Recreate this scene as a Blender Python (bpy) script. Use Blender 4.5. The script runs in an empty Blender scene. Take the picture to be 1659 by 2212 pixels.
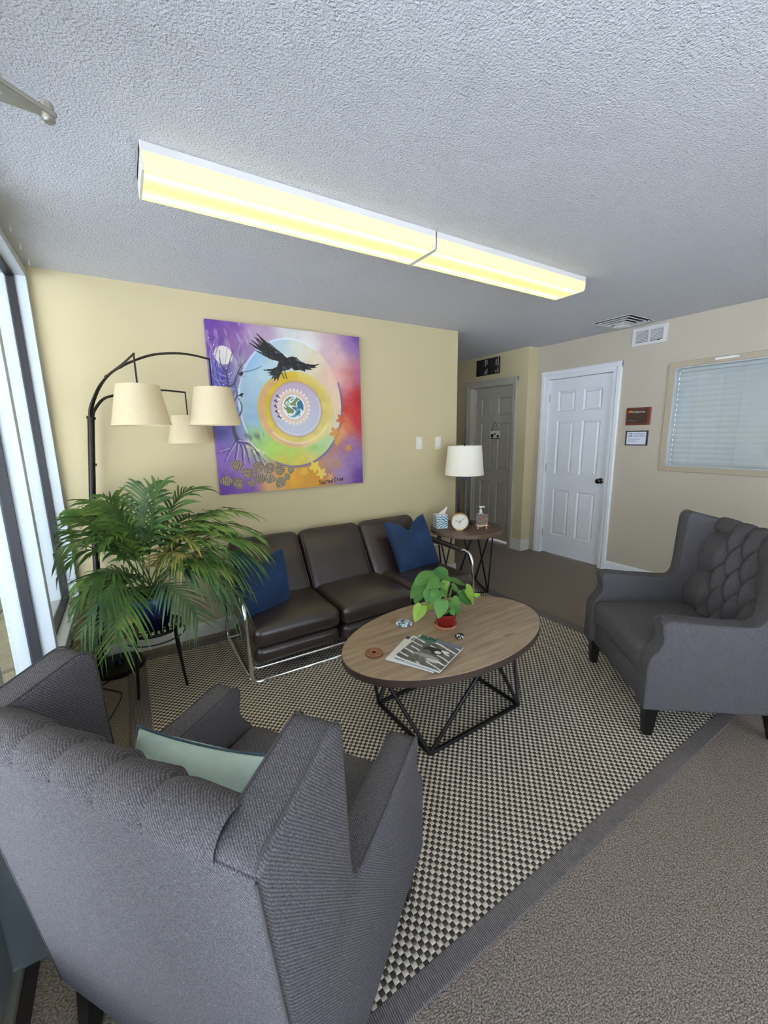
import bpy, bmesh, math, random
import numpy as np
from mathutils import Vector, Matrix

random.seed(7)
S = bpy.context.scene
COL = S.collection
PI = math.pi

# ------------------------------------------------------------------ camera
YAW, PITCH, ROLL, FPX = 0.5555, 0.1898, -0.0178, 883.94
cam = bpy.data.cameras.new('camera')
cam.sensor_fit = 'HORIZONTAL'
cam.sensor_width = 36.0
cam.lens = FPX * 36.0 / 1659.0
cam.clip_start = 0.02
cam_o = bpy.data.objects.new('camera', cam)
COL.objects.link(cam_o)
_f = Vector((math.sin(YAW) * math.cos(PITCH), math.cos(YAW) * math.cos(PITCH), -math.sin(PITCH)))
_r = Vector((math.cos(YAW), -math.sin(YAW), 0))
_u = _r.cross(_f)
_r2 = _r * math.cos(ROLL) + _u * math.sin(ROLL)
_u2 = -_r * math.sin(ROLL) + _u * math.cos(ROLL)
_m = Matrix((_r2, _u2, -_f)).transposed().to_4x4()
_m.translation = Vector((0.351, -3.1831, 1.485))
cam_o.matrix_world = _m
S.camera = cam_o

# ------------------------------------------------------------------ sky, sun, exposure
S.view_settings.view_transform = 'Standard'
S.view_settings.look = 'None'
S.view_settings.gamma = 1.0
S.view_settings.use_curve_mapping = False
S.view_settings.exposure = 0.30
W = bpy.data.worlds.new('sky')
S.world = W
W.use_nodes = True
_nt = W.node_tree
_bg = _nt.nodes['Background']
_tc = _nt.nodes.new('ShaderNodeTexCoord')
_sx = _nt.nodes.new('ShaderNodeSeparateXYZ')
_rp = _nt.nodes.new('ShaderNodeValToRGB')
_rp.color_ramp.elements[0].position = 0.0
_rp.color_ramp.elements[0].color = (0.86, 0.92, 1.0, 1)
_rp.color_ramp.elements[1].position = 0.8
_rp.color_ramp.elements[1].color = (0.42, 0.60, 1.0, 1)
_nt.links.new(_tc.outputs['Generated'], _sx.inputs[0])
_nt.links.new(_sx.outputs['Z'], _rp.inputs[0])
_nt.links.new(_rp.outputs[0], _bg.inputs['Color'])
_bg.inputs['Strength'].default_value = 4.6
_sun = bpy.data.lights.new('sun', 'SUN')
_sun.energy = 36.0
_sun.angle = 0.01
_sun.color = (1.0, 0.98, 0.96)
_suno = bpy.data.objects.new('sun', _sun)
_suno.rotation_euler = Vector((-0.12, 0.16, -0.98)).to_track_quat('-Z', 'Y').to_euler()
COL.objects.link(_suno)


def portal(loc, rot, sx, sy):
    l = bpy.data.lights.new('window_portal', 'AREA')
    l.shape = 'RECTANGLE'
    l.size = sx
    l.size_y = sy
    l.cycles.is_portal = True
    o = bpy.data.objects.new('window_portal', l)
    o.location = loc
    o.rotation_euler = rot
    COL.objects.link(o)


portal((-0.16, -2.35, 1.22), (0, -PI / 2, 0), 2.4, 4.7)      # left wall glazing


portal((1.725, -5.74, 1.28), (PI / 2, 0, PI), 3.2, 2.0)         # unseen front window, added for frontal light


# ------------------------------------------------------------------ materials
def srgb(r, g, b):
    f = lambda c: c / 12.92 if c <= 0.04045 else ((c + 0.055) / 1.055) ** 2.4
    return (f(r / 255), f(g / 255), f(b / 255), 1)


class Mat:
    def __init__(s, name, color, rough=0.6, metal=0.0, spec=0.5):
        s.m = bpy.data.materials.new(name)
        s.m.use_nodes = True
        s.t = s.m.node_tree
        s.b = s.t.nodes['Principled BSDF']
        s.b.inputs['Base Color'].default_value = color
        s.b.inputs['Roughness'].default_value = rough
        s.b.inputs['Metallic'].default_value = metal
        s.b.inputs['Specular IOR Level'].default_value = spec
        s.color = color
        s.tc = s.t.nodes.new('ShaderNodeTexCoord')
        s.h = None

    def n(s, kind, **kw):
        nd = s.t.nodes.new(kind)
        for k, v in kw.items():
            if k in nd.inputs:
                nd.inputs[k].default_value = v
            else:
                setattr(nd, k, v)
        return nd

    def l(s, a, b):
        s.t.links.new(a, b)

    def co(s, scale=(1, 1, 1), rot=(0, 0, 0)):
        mp = s.n('ShaderNodeMapping')
        mp.inputs['Scale'].default_value = scale
        mp.inputs['Rotation'].default_value = rot
        s.l(s.tc.outputs['Object'], mp.inputs['Vector'])
        return mp.outputs[0]

    def noise(s, scale, detail=3, co=None, rough=0.55):
        nd = s.n('ShaderNodeTexNoise', Scale=scale, Detail=detail, Roughness=rough)
        s.l(co or s.tc.outputs['Object'], nd.inputs['Vector'])
        return nd.outputs['Fac']

    def ramp(s, fac, stops):
        r = s.n('ShaderNodeValToRGB')
        e = r.color_ramp.elements
        while len(e) < len(stops):
            e.new(0.5)
        for i, (p, c) in enumerate(stops):
            e[i].position = p
            e[i].color = c
        s.l(fac, r.inputs[0])
        return r.outputs[0]

    def mix(s, fac, a, b, mode='MIX'):
        nd = s.n('ShaderNodeMix', data_type='RGBA', blend_type=mode)
        if isinstance(fac, (int, float)):
            nd.inputs[0].default_value = fac
        else:
            s.l(fac, nd.inputs[0])
        for i, v in ((6, a), (7, b)):
            if isinstance(v, tuple):
                nd.inputs[i].default_value = v
            else:
                s.l(v, nd.inputs[i])
        return nd.outputs[2]

    def math(s, op, a, b=0.0):
        nd = s.n('ShaderNodeMath', operation=op)
        for i, v in ((0, a), (1, b)):
            if isinstance(v, (int, float)):
                nd.inputs[i].default_value = v
            else:
                s.l(v, nd.inputs[i])
        return nd.outputs[0]

    def base(s, out):
        s.l(out, s.b.inputs['Base Color'])
        return s

    def bump(s, height, dist, strength=1.0):
        nd = s.n('ShaderNodeBump', Strength=strength, Distance=dist)
        s.l(height, nd.inputs['Height'])
        if s.h is not None:
            s.l(s.h, nd.inputs['Normal'])
        s.h = nd.outputs[0]
        s.l(s.h, s.b.inputs['Normal'])
        return s

    def vary(s, scale, amt, detail=3):
        c = s.color
        lo = tuple(max(0, x * (1 - amt)) for x in c[:3]) + (1,)
        hi = tuple(min(1, x * (1 + amt)) for x in c[:3]) + (1,)
        s.base(s.ramp(s.noise(scale, detail), [(0.3, lo), (0.7, hi)]))
        return s


def plain(name, color, rough=0.6, metal=0.0, var=0.06, vs=12.0, spec=0.5):
    m = Mat(name, color, rough, metal, spec)
    m.vary(vs, var)
    return m.m


M = {}
M['wall'] = Mat('wall_paint', srgb(200, 186, 146), 0.75)
M['wall'].vary(1.6, 0.03)
M['wall'].bump(M['wall'].noise(160, 3), 0.0012, 0.35)
M['wall'] = M['wall'].m
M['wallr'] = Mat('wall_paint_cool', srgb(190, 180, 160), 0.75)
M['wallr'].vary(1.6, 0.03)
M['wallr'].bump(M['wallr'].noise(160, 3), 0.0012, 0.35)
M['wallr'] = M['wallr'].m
c = Mat('popcorn_ceiling', srgb(216, 216, 218), 0.9)
_v = c.n('ShaderNodeTexVoronoi', Scale=150.0)
c.l(c.tc.outputs['Object'], _v.inputs['Vector'])
_n1 = c.ramp(c.noise(125, 4), [(0.38, (0, 0, 0, 1)), (0.72, (1, 1, 1, 1))])
c.bump(_n1, 0.0045, 0.9)
c.bump(c.math('SUBTRACT', 1.0, _v.outputs['Distance']), 0.003, 0.5)
M['ceil'] = c.m
c = Mat('loop_carpet', srgb(120, 108, 96), 0.95, spec=0.15)
_a = c.noise(150, 3, c.co((1, 1.8, 1), (0, 0, 0.5)))
_col = c.ramp(_a, [(0.36, srgb(74, 62, 52)), (0.5, srgb(142, 127, 112)), (0.64, srgb(200, 186, 170))])
_b = c.ramp(c.noise(38, 3), [(0.4, srgb(112, 104, 80)), (0.5, srgb(128, 118, 106)), (0.62, srgb(130, 112, 100))])
c.base(c.mix(0.4, _col, _b))
c.bump(_a, 0.006, 1.0)
M['carpet'] = c.m
# rug: woven checks
c = Mat('rug_weave', srgb(130, 115, 95), 0.85, spec=0.2)
_ck = c.n('ShaderNodeTexChecker', Scale=64.5)
_ck.inputs['Color1'].default_value = (1, 1, 1, 1)
_ck.inputs['Color2'].default_value = (0, 0, 0, 1)
c.l(c.tc.outputs['Object'], _ck.inputs['Vector'])
_wv = c.n('ShaderNodeTexWave', wave_type='BANDS', bands_direction='X', Scale=80.0)
c.l(c.tc.outputs['Object'], _wv.inputs['Vector'])
_light = c.mix(_wv.outputs['Fac'], srgb(180, 169, 148), srgb(226, 215, 193))
_dark = c.ramp(c.noise(300, 2), [(0.35, srgb(58, 48, 40)), (0.65, srgb(92, 80, 68))])
c.base(c.mix(_ck.outputs['Fac'], _dark, _light))
_sc = c.n('ShaderNodeSeparateXYZ')
c.l(c.tc.outputs['Object'], _sc.inputs[0])
_sxx = c.math('ABSOLUTE', c.math('SINE', c.math('MULTIPLY', _sc.outputs['X'], PI * 64.5)))
_syy = c.math('ABSOLUTE', c.math('SINE', c.math('MULTIPLY', _sc.outputs['Y'], PI * 64.5)))
c.bump(c.math('POWER', c.math('MULTIPLY', _sxx, _syy), 0.5), 0.003, 0.8)
M['rug'] = c.m
c = Mat('rug_border', srgb(92, 86, 82), 0.85, spec=0.2)
_wv = c.n('ShaderNodeTexWave', wave_type='BANDS', bands_direction='X', Scale=52.0)
c.l(c.tc.outputs['Object'], _wv.inputs['Vector'])
_nz = c.noise(260, 2, c.co((1, 0.3, 1)))
c.base(c.mix(c.math('MULTIPLY', _wv.outputs['Fac'], _nz), srgb(78, 71, 67), srgb(176, 166, 158)))
c.bump(_wv.outputs['Fac'], 0.002, 0.7)
M['rugb'] = c.m
# armchair linen
c = Mat('grey_linen', srgb(112, 107, 104), 0.95, spec=0.15)
_w1 = c.n('ShaderNodeTexWave', wave_type='BANDS', bands_direction='DIAGONAL', Scale=105.0, Distortion=2.4, Detail=2.0)
_w1.inputs['Detail Scale'].default_value = 3.0
c.l(c.co((1, 1, 0.8)), _w1.inputs['Vector'])
_nn = c.noise(420, 2)
_hh = c.math('ADD', c.math('MULTIPLY', _w1.outputs['Fac'], 0.26), c.math('MULTIPLY', _nn, 0.9))
c.base(c.ramp(_hh, [(0.30, srgb(60, 58, 59)), (0.58, srgb(86, 83, 84)), (0.9, srgb(124, 120, 121))]))
c.bump(_hh, 0.0016, 0.7)
M['linen'] = c.m
M['piping'] = plain('linen_piping', srgb(80, 76, 76), 0.95, spec=0.15)
c = Mat('brown_leather', srgb(50, 39, 33), 0.36)
c.b.inputs['Coat Weight'].default_value = 0.6
c.b.inputs['Coat Roughness'].default_value = 0.22
c.vary(5, 0.22)
c.bump(c.noise(300, 2), 0.0006, 0.35)
c.bump(c.noise(9, 2), 0.010, 0.25)
M['leather'] = c.m
M['chrome'] = plain('chrome', (0.85, 0.86, 0.87, 1), 0.09, 1.0, 0.01)
M['blackmetal'] = plain('black_metal', srgb(24, 22, 22), 0.38, 0.4)
M['bronze'] = plain('bronze_metal', srgb(38, 30, 28), 0.35, 0.6)
M['blackwood'] = plain('black_wood', srgb(14, 12, 12), 0.35)
c = Mat('blue_velvet', srgb(16, 44, 78), 0.8)
c.vary(7, 0.4)
c.b.inputs['Sheen Weight'].default_value = 0.5
c.b.inputs['Sheen Tint'].default_value = srgb(60, 110, 170)
c.bump(c.noise(14, 2), 0.006, 0.35)
M['velvet'] = c.m
M['teal'] = plain('pale_teal_cotton', srgb(186, 208, 200), 0.9, 0, 0.05, 30)
M['tealline'] = plain('slate_piping', srgb(70, 92, 110), 0.9)
# woods
def wood(name, c0, c1, c2, rough=0.5, rot=0.0):
    c = Mat(name, c1, rough)
    co = c.co((2.2, 26, 26), (0, 0, rot))
    n1 = c.noise(1.6, 6, co, 0.62)
    kn = c.noise(5.0, 2, c.co((1, 1.9, 1), (0, 0, rot)))
    a = c.ramp(n1, [(0.28, c0), (0.5, c1), (0.74, c2)])
    k = c.ramp(kn, [(0.66, (0, 0, 0, 1)), (0.74, (1, 1, 1, 1))])
    c.base(c.mix(c.math('MULTIPLY', k, 0.75), a, srgb(96, 62, 38)))
    c.bump(n1, 0.0008, 0.4)
    return c.m
M['tabletop'] = wood('weathered_wood', srgb(122, 102, 80), srgb(150, 128, 102), srgb(170, 148, 120), 0.45, 0.25)
M['tableedge'] = plain('dark_edge_band', srgb(66, 52, 44), 0.5, 0, 0.12)
M['sidetop'] = wood('side_table_wood', srgb(70, 54, 42), srgb(98, 76, 58), srgb(120, 96, 74), 0.45, 0.6)
M['frame'] = plain('window_aluminium', srgb(188, 196, 198), 0.45, 0, 0.02)
M['gasket'] = plain('black_gasket', srgb(18, 18, 22), 0.5)
M['doorframe'] = plain('door_aluminium', srgb(120, 128, 130), 0.45, 0.3, 0.03)
M['trim'] = plain('white_trim', srgb(226, 228, 228), 0.5, 0, 0.02)
M['door'] = plain('white_door', srgb(222, 224, 226), 0.5, 0, 0.015)
M['doord'] = plain('taupe_door', srgb(178, 172, 156), 0.55, 0, 0.03)
M['baseb'] = plain('baseboard_paint', srgb(206, 204, 196), 0.5, 0, 0.02)
M['white'] = plain('white_plastic', srgb(232, 230, 224), 0.45, 0, 0.01)
M['ivory'] = plain('ivory_plastic', srgb(228, 222, 204), 0.4, 0, 0.01)
M['dark'] = plain('dark_void', srgb(18, 17, 16), 0.9)
M['vent'] = plain('vent_enamel', srgb(214, 212, 208), 0.45, 0, 0.02)
M['ventdark'] = plain('vent_metal_grey', srgb(84, 80, 78), 0.5, 0.2, 0.05)
M['blind'] = plain('blind_slat', srgb(198, 202, 200), 0.5, 0, 0.02)
M['winframe'] = plain('window_trim_beige', srgb(180, 167, 143), 0.6, 0, 0.02)
M['extwall'] = plain('exterior_stucco', srgb(206, 190, 146), 0.9, 0, 0.05)
M['stone'] = plain('flagstone', srgb(158, 150, 128), 0.9, 0, 0.12, 5)
M['concrete'] = plain('concrete', srgb(192, 199, 210), 0.9, 0, 0.06, 3)
M['asphalt'] = plain('parking_lot', srgb(150, 150, 150), 0.9, 0, 0.08, 3)
c = Mat('linen_shade', srgb(238, 226, 192), 0.85)
c.vary(60, 0.03)
_w = c.n('ShaderNodeTexWave', bands_direction='Z', Scale=130.0)
c.l(c.tc.outputs['Object'], _w.inputs['Vector'])
c.bump(_w.outputs['Fac'], 0.0005, 0.4)
_tr = c.n('ShaderNodeBsdfTranslucent')
_tr.inputs['Color'].default_value = srgb(240, 222, 170)
_mx = c.n('ShaderNodeMixShader', Fac=0.4)
c.l(c.b.outputs[0], _mx.inputs[1])
c.l(_tr.outputs[0], _mx.inputs[2])
c.l(_mx.outputs[0], c.t.nodes['Material Output'].inputs[0])
M['shade'] = c.m
c = Mat('white_drum_shade', srgb(236, 230, 212), 0.85)
c.vary(60, 0.02)
M['drum'] = c.m
# glass: clear sheet, lets daylight through
c = Mat('window_glass', (1, 1, 1, 1), 0.0)
_g = c.n('ShaderNodeBsdfGlossy', Roughness=0.0)
_t = c.n('ShaderNodeBsdfTransparent')
_t.inputs['Color'].default_value = (0.97, 0.98, 0.98, 1)
_fr = c.n('ShaderNodeLayerWeight')
_mx = c.n('ShaderNodeMixShader')
c.l(c.math('ADD', 0.03, c.math('MULTIPLY', c.math('POWER', _fr.outputs['Facing'], 4.0), 0.30)), _mx.inputs[0])
c.l(_t.outputs[0], _mx.inputs[1])
c.l(_g.outputs[0], _mx.inputs[2])
c.l(_mx.outputs[0], c.t.nodes['Material Output'].inputs[0])
M['glass'] = c.m
# fluorescent lens: two bright tubes behind ribbed plastic
c = Mat('fluorescent_lens', srgb(250, 246, 214), 0.4)
_sp = c.n('ShaderNodeSeparateXYZ')
c.l(c.tc.outputs['Object'], _sp.inputs[0])
_d = c.math('ABSOLUTE', c.math('SUBTRACT', c.math('ABSOLUTE', _sp.outputs['Y']), 0.066))
_bd = c.math('SUBTRACT', 1.0, c.math('MULTIPLY', _d, 17.0))
_em = c.ramp(_bd, [(0.0, (0.34, 0.302, 0.10, 1)), (0.5, (0.50, 0.45, 0.16, 1)), (0.95, (1.0, 0.93, 0.36, 1))])
c.l(_em, c.b.inputs['Emission Color'])
c.b.inputs['Emission Strength'].default_value = 1.9
_wv = c.n('ShaderNodeTexWave', bands_direction='X', Scale=60.0)
c.l(c.tc.outputs['Object'], _wv.inputs['Vector'])
c.bump(_wv.outputs['Fac'], 0.001, 0.5)
c.base(c.ramp(_bd, [(0.0, srgb(196, 188, 140)), (1.0, srgb(204, 196, 150))]))
M['lens'] = c.m
c = Mat('blue_glaze', srgb(14, 26, 70), 0.16)
_sp = c.n('ShaderNodeSeparateXYZ')
c.l(c.tc.outputs['Object'], _sp.inputs[0])
_h = c.math('ADD', _sp.outputs['Z'], c.math('MULTIPLY', c.math('SUBTRACT', c.noise(14, 3), 0.5), 0.06))
c.base(c.ramp(c.math('MULTIPLY', _h, 4.4), [(0.35, srgb(10, 14, 48)), (0.62, srgb(16, 40, 104)), (0.82, srgb(30, 92, 130)), (0.93, srgb(92, 112, 90)), (1.0, srgb(28, 26, 34))]))
M['glaze'] = c.m
M['soil'] = plain('dark_soil', srgb(38, 28, 22), 0.95, 0, 0.3, 60)
def leafmat(name, a, b, sc=9.0):
    c = Mat(name, a, 0.55, spec=0.35)
    c.base(c.ramp(c.noise(sc, 2), [(0.35, a), (0.7, b)]))
    c.b.inputs['Subsurface Weight'].default_value = 0.0
    tr = c.n('ShaderNodeBsdfTranslucent')
    tr.inputs['Color'].default_value = b
    mx = c.n('ShaderNodeMixShader', Fac=0.25)
    c.l(c.b.outputs[0], mx.inputs[1])
    c.l(tr.outputs[0], mx.inputs[2])
    c.l(mx.outputs[0], c.t.nodes['Material Output'].inputs[0])
    return c.m
M['palm0'] = leafmat('palm_leaf_deep', srgb(54, 86, 46), srgb(96, 130, 64))
M['palm1'] = leafmat('palm_leaf_mid', srgb(70, 108, 48), srgb(128, 158, 74))
M['palm2'] = leafmat('palm_leaf_window_cast', srgb(64, 98, 64), srgb(108, 138, 92))  # cool cast of the window light put into the leaf colour
M['palm3'] = leafmat('palm_leaf_yellowed', srgb(86, 116, 54), srgb(184, 164, 92), 22)
M['stalk'] = plain('palm_stalk', srgb(128, 120, 68), 0.6)
M['pothos0'] = leafmat('pothos_young', srgb(120, 160, 72), srgb(150, 184, 92))
M['pothos1'] = leafmat('pothos_green', srgb(58, 112, 52), srgb(104, 152, 76))
M['pothos2'] = leafmat('pothos_lime', srgb(136, 174, 66), srgb(178, 206, 98))
M['redpot'] = plain('red_pot', srgb(120, 26, 22), 0.35)
M['terra'] = plain('terracotta', srgb(204, 130, 98), 0.75, 0, 0.08, 40)
M['coaster'] = None
c = Mat('carved_wood', srgb(146, 96, 62), 0.6)
_sp = c.n('ShaderNodeTexWave', wave_type='RINGS', rings_direction='Z', Scale=36.0)
c.l(c.tc.outputs['Object'], _sp.inputs['Vector'])
c.base(c.mix(_sp.outputs['Fac'], srgb(92, 54, 34), srgb(178, 122, 84)))
c.bump(_sp.outputs['Fac'], 0.002, 0.8)
M['coaster'] = c.m
c = Mat('painted_pebble', srgb(24, 22, 26), 0.3)
_v = c.noise(70, 3)
c.base(c.ramp(_v, [(0.52, srgb(18, 16, 20)), (0.56, srgb(210, 205, 195)), (0.66, srgb(190, 188, 176)), (0.7, srgb(30, 40, 34))]))
M['pebble'] = c.m
M['paper'] = plain('magazine_paper', srgb(226, 228, 236), 0.6, 0, 0.02)
M['paperw'] = plain('magazine_cover_white', srgb(220, 218, 208), 0.4, 0, 0.02)
M['orange'] = plain('magazine_cover_orange', srgb(214, 128, 44), 0.4)
M['coverblue'] = plain('magazine_cover_blue', srgb(64, 106, 190), 0.4)
M['covergreen'] = plain('magazine_band_green', srgb(58, 124, 104), 0.4)
M['ink'] = plain('black_ink', srgb(20, 20, 24), 0.5)
M['inkgrey'] = plain('grey_ink', srgb(112, 116, 132), 0.6)
M['inkwhite'] = plain('white_ink', srgb(224, 218, 208), 0.6)
M['mahog'] = plain('plaque_wood', srgb(112, 52, 34), 0.35, 0, 0.18, 30)
M['plaque'] = plain('plaque_plate', srgb(70, 48, 38), 0.3)
M['plblack'] = plain('black_frame', srgb(12, 12, 20), 0.35)
M['cert'] = plain('certificate_paper', srgb(214, 218, 228), 0.5, 0, 0.01)
M['gold'] = plain('pale_gold', srgb(214, 170, 110), 0.3, 0.7)
M['amber'] = plain('amber_print', srgb(236, 170, 80), 0.5)
M['clockface'] = plain('clock_face', srgb(236, 232, 216), 0.5, 0, 0.01)
M['easel'] = plain('easel_pine', srgb(222, 186, 144), 0.6)
M['signdark'] = plain('dark_sign', srgb(40, 36, 34), 0.5)
M['alu'] = plain('brushed_metal', srgb(172, 168, 154), 0.35, 0.7, 0.05, 60)
M['knob'] = plain('dark_nickel', srgb(96, 92, 92), 0.18, 1.0, 0.03)
M['mat'] = plain('dark_floor_strip', srgb(46, 36, 32), 0.9, 0, 0.1, 40)


def vcol_mat(name, rough=0.55):
    m = bpy.data.materials.new(name)
    m.use_nodes = True
    a = m.node_tree.nodes.new('ShaderNodeAttribute')
    a.attribute_name = 'paint'
    b = m.node_tree.nodes['Principled BSDF']
    b.inputs['Roughness'].default_value = rough
    m.node_tree.links.new(a.outputs['Color'], b.inputs['Base Color'])
    return m


M['paint'] = vcol_mat('painted_print')


# ------------------------------------------------------------------ mesh building
class MB:
    def __init__(s):
        s.v = []
        s.f = []

    def add(s, vs, fs, mtx=None):
        k = len(s.v)
        if mtx is not None:
            vs = [mtx @ Vector(v) for v in vs]
        s.v += [tuple(v) for v in vs]
        s.f += [tuple(i + k for i in f) for f in fs]
        return s

    def box(s, lo, hi, mtx=None):
        (a, b, c), (d, e, f) = lo, hi
        vs = [(a, b, c), (d, b, c), (d, e, c), (a, e, c), (a, b, f), (d, b, f), (d, e, f), (a, e, f)]
        return s.add(vs, [(0, 3, 2, 1), (4, 5, 6, 7), (0, 1, 5, 4), (1, 2, 6, 5), (2, 3, 7, 6), (3, 0, 4, 7)], mtx)

    def tube(s, pts, r, n=10, closed=False):
        pts = [Vector(p) for p in pts]
        rs = r if isinstance(r, (list, tuple)) else [r] * len(pts)
        N = len(pts)
        vs, fs = [], []
        up = None
        for i, p in enumerate(pts):
            if closed:
                t = pts[(i + 1) % N] - pts[i - 1]
            else:
                t = pts[min(i + 1, N - 1)] - pts[max(i - 1, 0)]
            t.normalize()
            if up is None:
                up = Vector((0, 0, 1)) if abs(t.z) < 0.9 else Vector((1, 0, 0))
            a = up - t * up.dot(t)
            if a.length < 1e-5:
                a = t.orthogonal()
            a.normalize()
            up = a
            b = t.cross(a)
            for k in range(n):
                w = 2 * PI * k / n
                vs.append(p + (a * math.cos(w) + b * math.sin(w)) * rs[i])
        for i in range(N if closed else N - 1):
            j = (i + 1) % N
            for k in range(n):
                fs.append((i * n + k, i * n + (k + 1) % n, j * n + (k + 1) % n, j * n + k))
        if not closed:
            fs.append(tuple(range(n - 1, -1, -1)))
            fs.append(tuple(range((N - 1) * n, N * n)))
        return s.add(vs, fs)

    def lathe(s, prof, n=40, c=(0, 0, 0), mtx=None, cap=True):
        vs, fs = [], []
        for r, z in prof:
            for k in range(n):
                w = 2 * PI * k / n
                vs.append((c[0] + r * math.cos(w), c[1] + r * math.sin(w), c[2] + z))
        for i in range(len(prof) - 1):
            for k in range(n):
                fs.append((i * n + k, i * n + (k + 1) % n, (i + 1) * n + (k + 1) % n, (i + 1) * n + k))
        if cap:
            fs.append(tuple(range(n - 1, -1, -1)))
            fs.append(tuple(range((len(prof) - 1) * n, len(prof) * n)))
        return s.add(vs, fs, mtx)

    def prism(s, poly, lo, hi, axis=0, mtx=None):
        # poly in the two other axes, extruded along axis
        def P(q, t):
            return (t, q[0], q[1]) if axis == 0 else (q[0], t, q[1]) if axis == 1 else (q[0], q[1], t)
        n = len(poly)
        vs = [P(q, lo) for q in poly] + [P(q, hi) for q in poly]
        fs = [tuple(range(n)), tuple(range(2 * n - 1, n - 1, -1))]
        for i in range(n):
            j = (i + 1) % n
            fs.append((i, i + n, j + n, j))
        return s.add(vs, fs, mtx)

    def grid(s, nx, ny, fn, closed_x=False, mtx=None):
        vs = [fn(i / (nx if closed_x else nx - 1), j / (ny - 1)) for j in range(ny) for i in range(nx)]
        fs = []
        for j in range(ny - 1):
            for i in range(nx if closed_x else nx - 1):
                i2 = (i + 1) % nx
                fs.append((j * nx + i, j * nx + i2, (j + 1) * nx + i2, (j + 1) * nx + i))
        return s.add(vs, fs, mtx)

    def rbox(s, c, h, r, n=7, crown=(0, 0), mtx=None, m=6):
        # rounded box; crown = extra height of the +z and -z faces in the middle
        def axis(hh):
            e = max(hh - r, 0)
            a = [-hh + r * (1 - math.cos(k / n * PI / 2)) for k in range(n)]
            mid = [-e + 2 * e * k / m for k in range(m + 1)]
            return a + mid + [-x for x in reversed(a)]
        ax = [axis(x) for x in h]
        key, vs, fs = {}, [], []

        def vid(p):
            kk = tuple(round(x, 6) for x in p)
            if kk not in key:
                inn = [max(-(h[i] - r), min(h[i] - r, p[i])) for i in range(3)]
                d = Vector([p[i] - inn[i] for i in range(3)])
                if d.length > 1e-9:
                    d = d / max(abs(x) for x in d) if False else d.normalized() * r
                q = Vector(inn) + d
                w = max(0, 1 - (q.x / h[0]) ** 2) * max(0, 1 - (q.y / h[1]) ** 2)
                if q.z > 0:
                    q.z += crown[0] * w * min(1, q.z / (h[2] * 0.7))
                else:
                    q.z -= crown[1] * w * min(1, -q.z / (h[2] * 0.7))
                key[kk] = len(vs)
                vs.append(q + Vector(c) if mtx is None else mtx @ (q + Vector(c)))
            return key[kk]
        for d in range(3):
            a, b = [(1, 2), (2, 0), (0, 1)][d]
            for sg in (-1, 1):
                for i in range(len(ax[a]) - 1):
                    for j in range(len(ax[b]) - 1):
                        q = []
                        for (x, y) in ((i, j), (i + 1, j), (i + 1, j + 1), (i, j + 1)):
                            p = [0, 0, 0]
                            p[d] = sg * h[d]
                            p[a] = ax[a][x]
                            p[b] = ax[b][y]
                            q.append(vid(p))
                        fs.append(tuple(q if sg > 0 else q[::-1]))
        return s.add(vs, fs)

    def slab(s, us, ws, holes, t0, t1, axis=0):
        """plate in the plane normal to axis, between t0 and t1, cut on grid lines us x ws, cells in holes left open"""
        solid = {(i, j) for i in range(len(us) - 1) for j in range(len(ws) - 1)} - set(holes)
        ids, vs, fs = {}, [], []

        def V(i, j, k):
            if (i, j, k) not in ids:
                ids[(i, j, k)] = len(vs)
                u, w, t = us[i], ws[j], (t0, t1)[k]
                vs.append((t, u, w) if axis == 0 else (u, t, w) if axis == 1 else (u, w, t))
            return ids[(i, j, k)]
        for (i, j) in solid:
            fs.append((V(i, j, 0), V(i, j + 1, 0), V(i + 1, j + 1, 0), V(i + 1, j, 0)))
            fs.append((V(i, j, 1), V(i + 1, j, 1), V(i + 1, j + 1, 1), V(i, j + 1, 1)))
            for (di, dj, a, b) in ((-1, 0, (i, j), (i, j + 1)), (1, 0, (i + 1, j + 1), (i + 1, j)), (0, -1, (i + 1, j), (i, j)), (0, 1, (i, j + 1), (i + 1, j + 1))):
                if (i + di, j + dj) not in solid:
                    fs.append((V(*a, 0), V(*b, 0), V(*b, 1), V(*a, 1)))
        return s.add(vs, fs)

    def build(s, name, mat, parent=None, smooth=None, bevel=0.0, world=False, seg=2):
        me = bpy.data.meshes.new(name)
        me.from_pydata(s.v, [], s.f)
        bm = bmesh.new()
        bm.from_mesh(me)
        bmesh.ops.recalc_face_normals(bm, faces=bm.faces)
        if bevel > 0:
            ed = [e for e in bm.edges if len(e.link_faces) == 2 and e.calc_face_angle(0) > 0.6]
            bmesh.ops.bevel(bm, geom=ed, offset=bevel, segments=seg, affect='EDGES', profile=0.5, clamp_overlap=True)
        bm.to_mesh(me)
        bm.free()
        if mat is not None:
            me.materials.append(mat)
        o = bpy.data.objects.new(name, me)
        COL.objects.link(o)
        if parent is not None:
            if world:
                root = parent
                mw = Matrix.Identity(4)
                chain = []
                while root is not None:
                    chain.append(root)
                    root = root.parent
                for q in reversed(chain):
                    mw = mw @ (Matrix.Translation(q.location) @ q.rotation_euler.to_matrix().to_4x4())
                me.transform(mw.inverted())
            o.parent = parent
        if smooth:
            me.shade_smooth()
            if smooth is not True:
                me.set_sharp_from_angle(angle=smooth)
        return o


def thing(name, label, cat, loc=(0, 0, 0), rz=0.0, group=None):
    o = bpy.data.objects.new(name, None)
    o.empty_display_size = 0.05
    o.location = loc
    o.rotation_euler = (0, 0, rz)
    COL.objects.link(o)
    return tag(o, label, cat, group)


def tag(o, label, cat, group=None):
    o['label'] = label
    o['category'] = cat
    if group:
        o['group'] = group
    return o


def struct(o):
    o['kind'] = 'structure'
    return o


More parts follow.
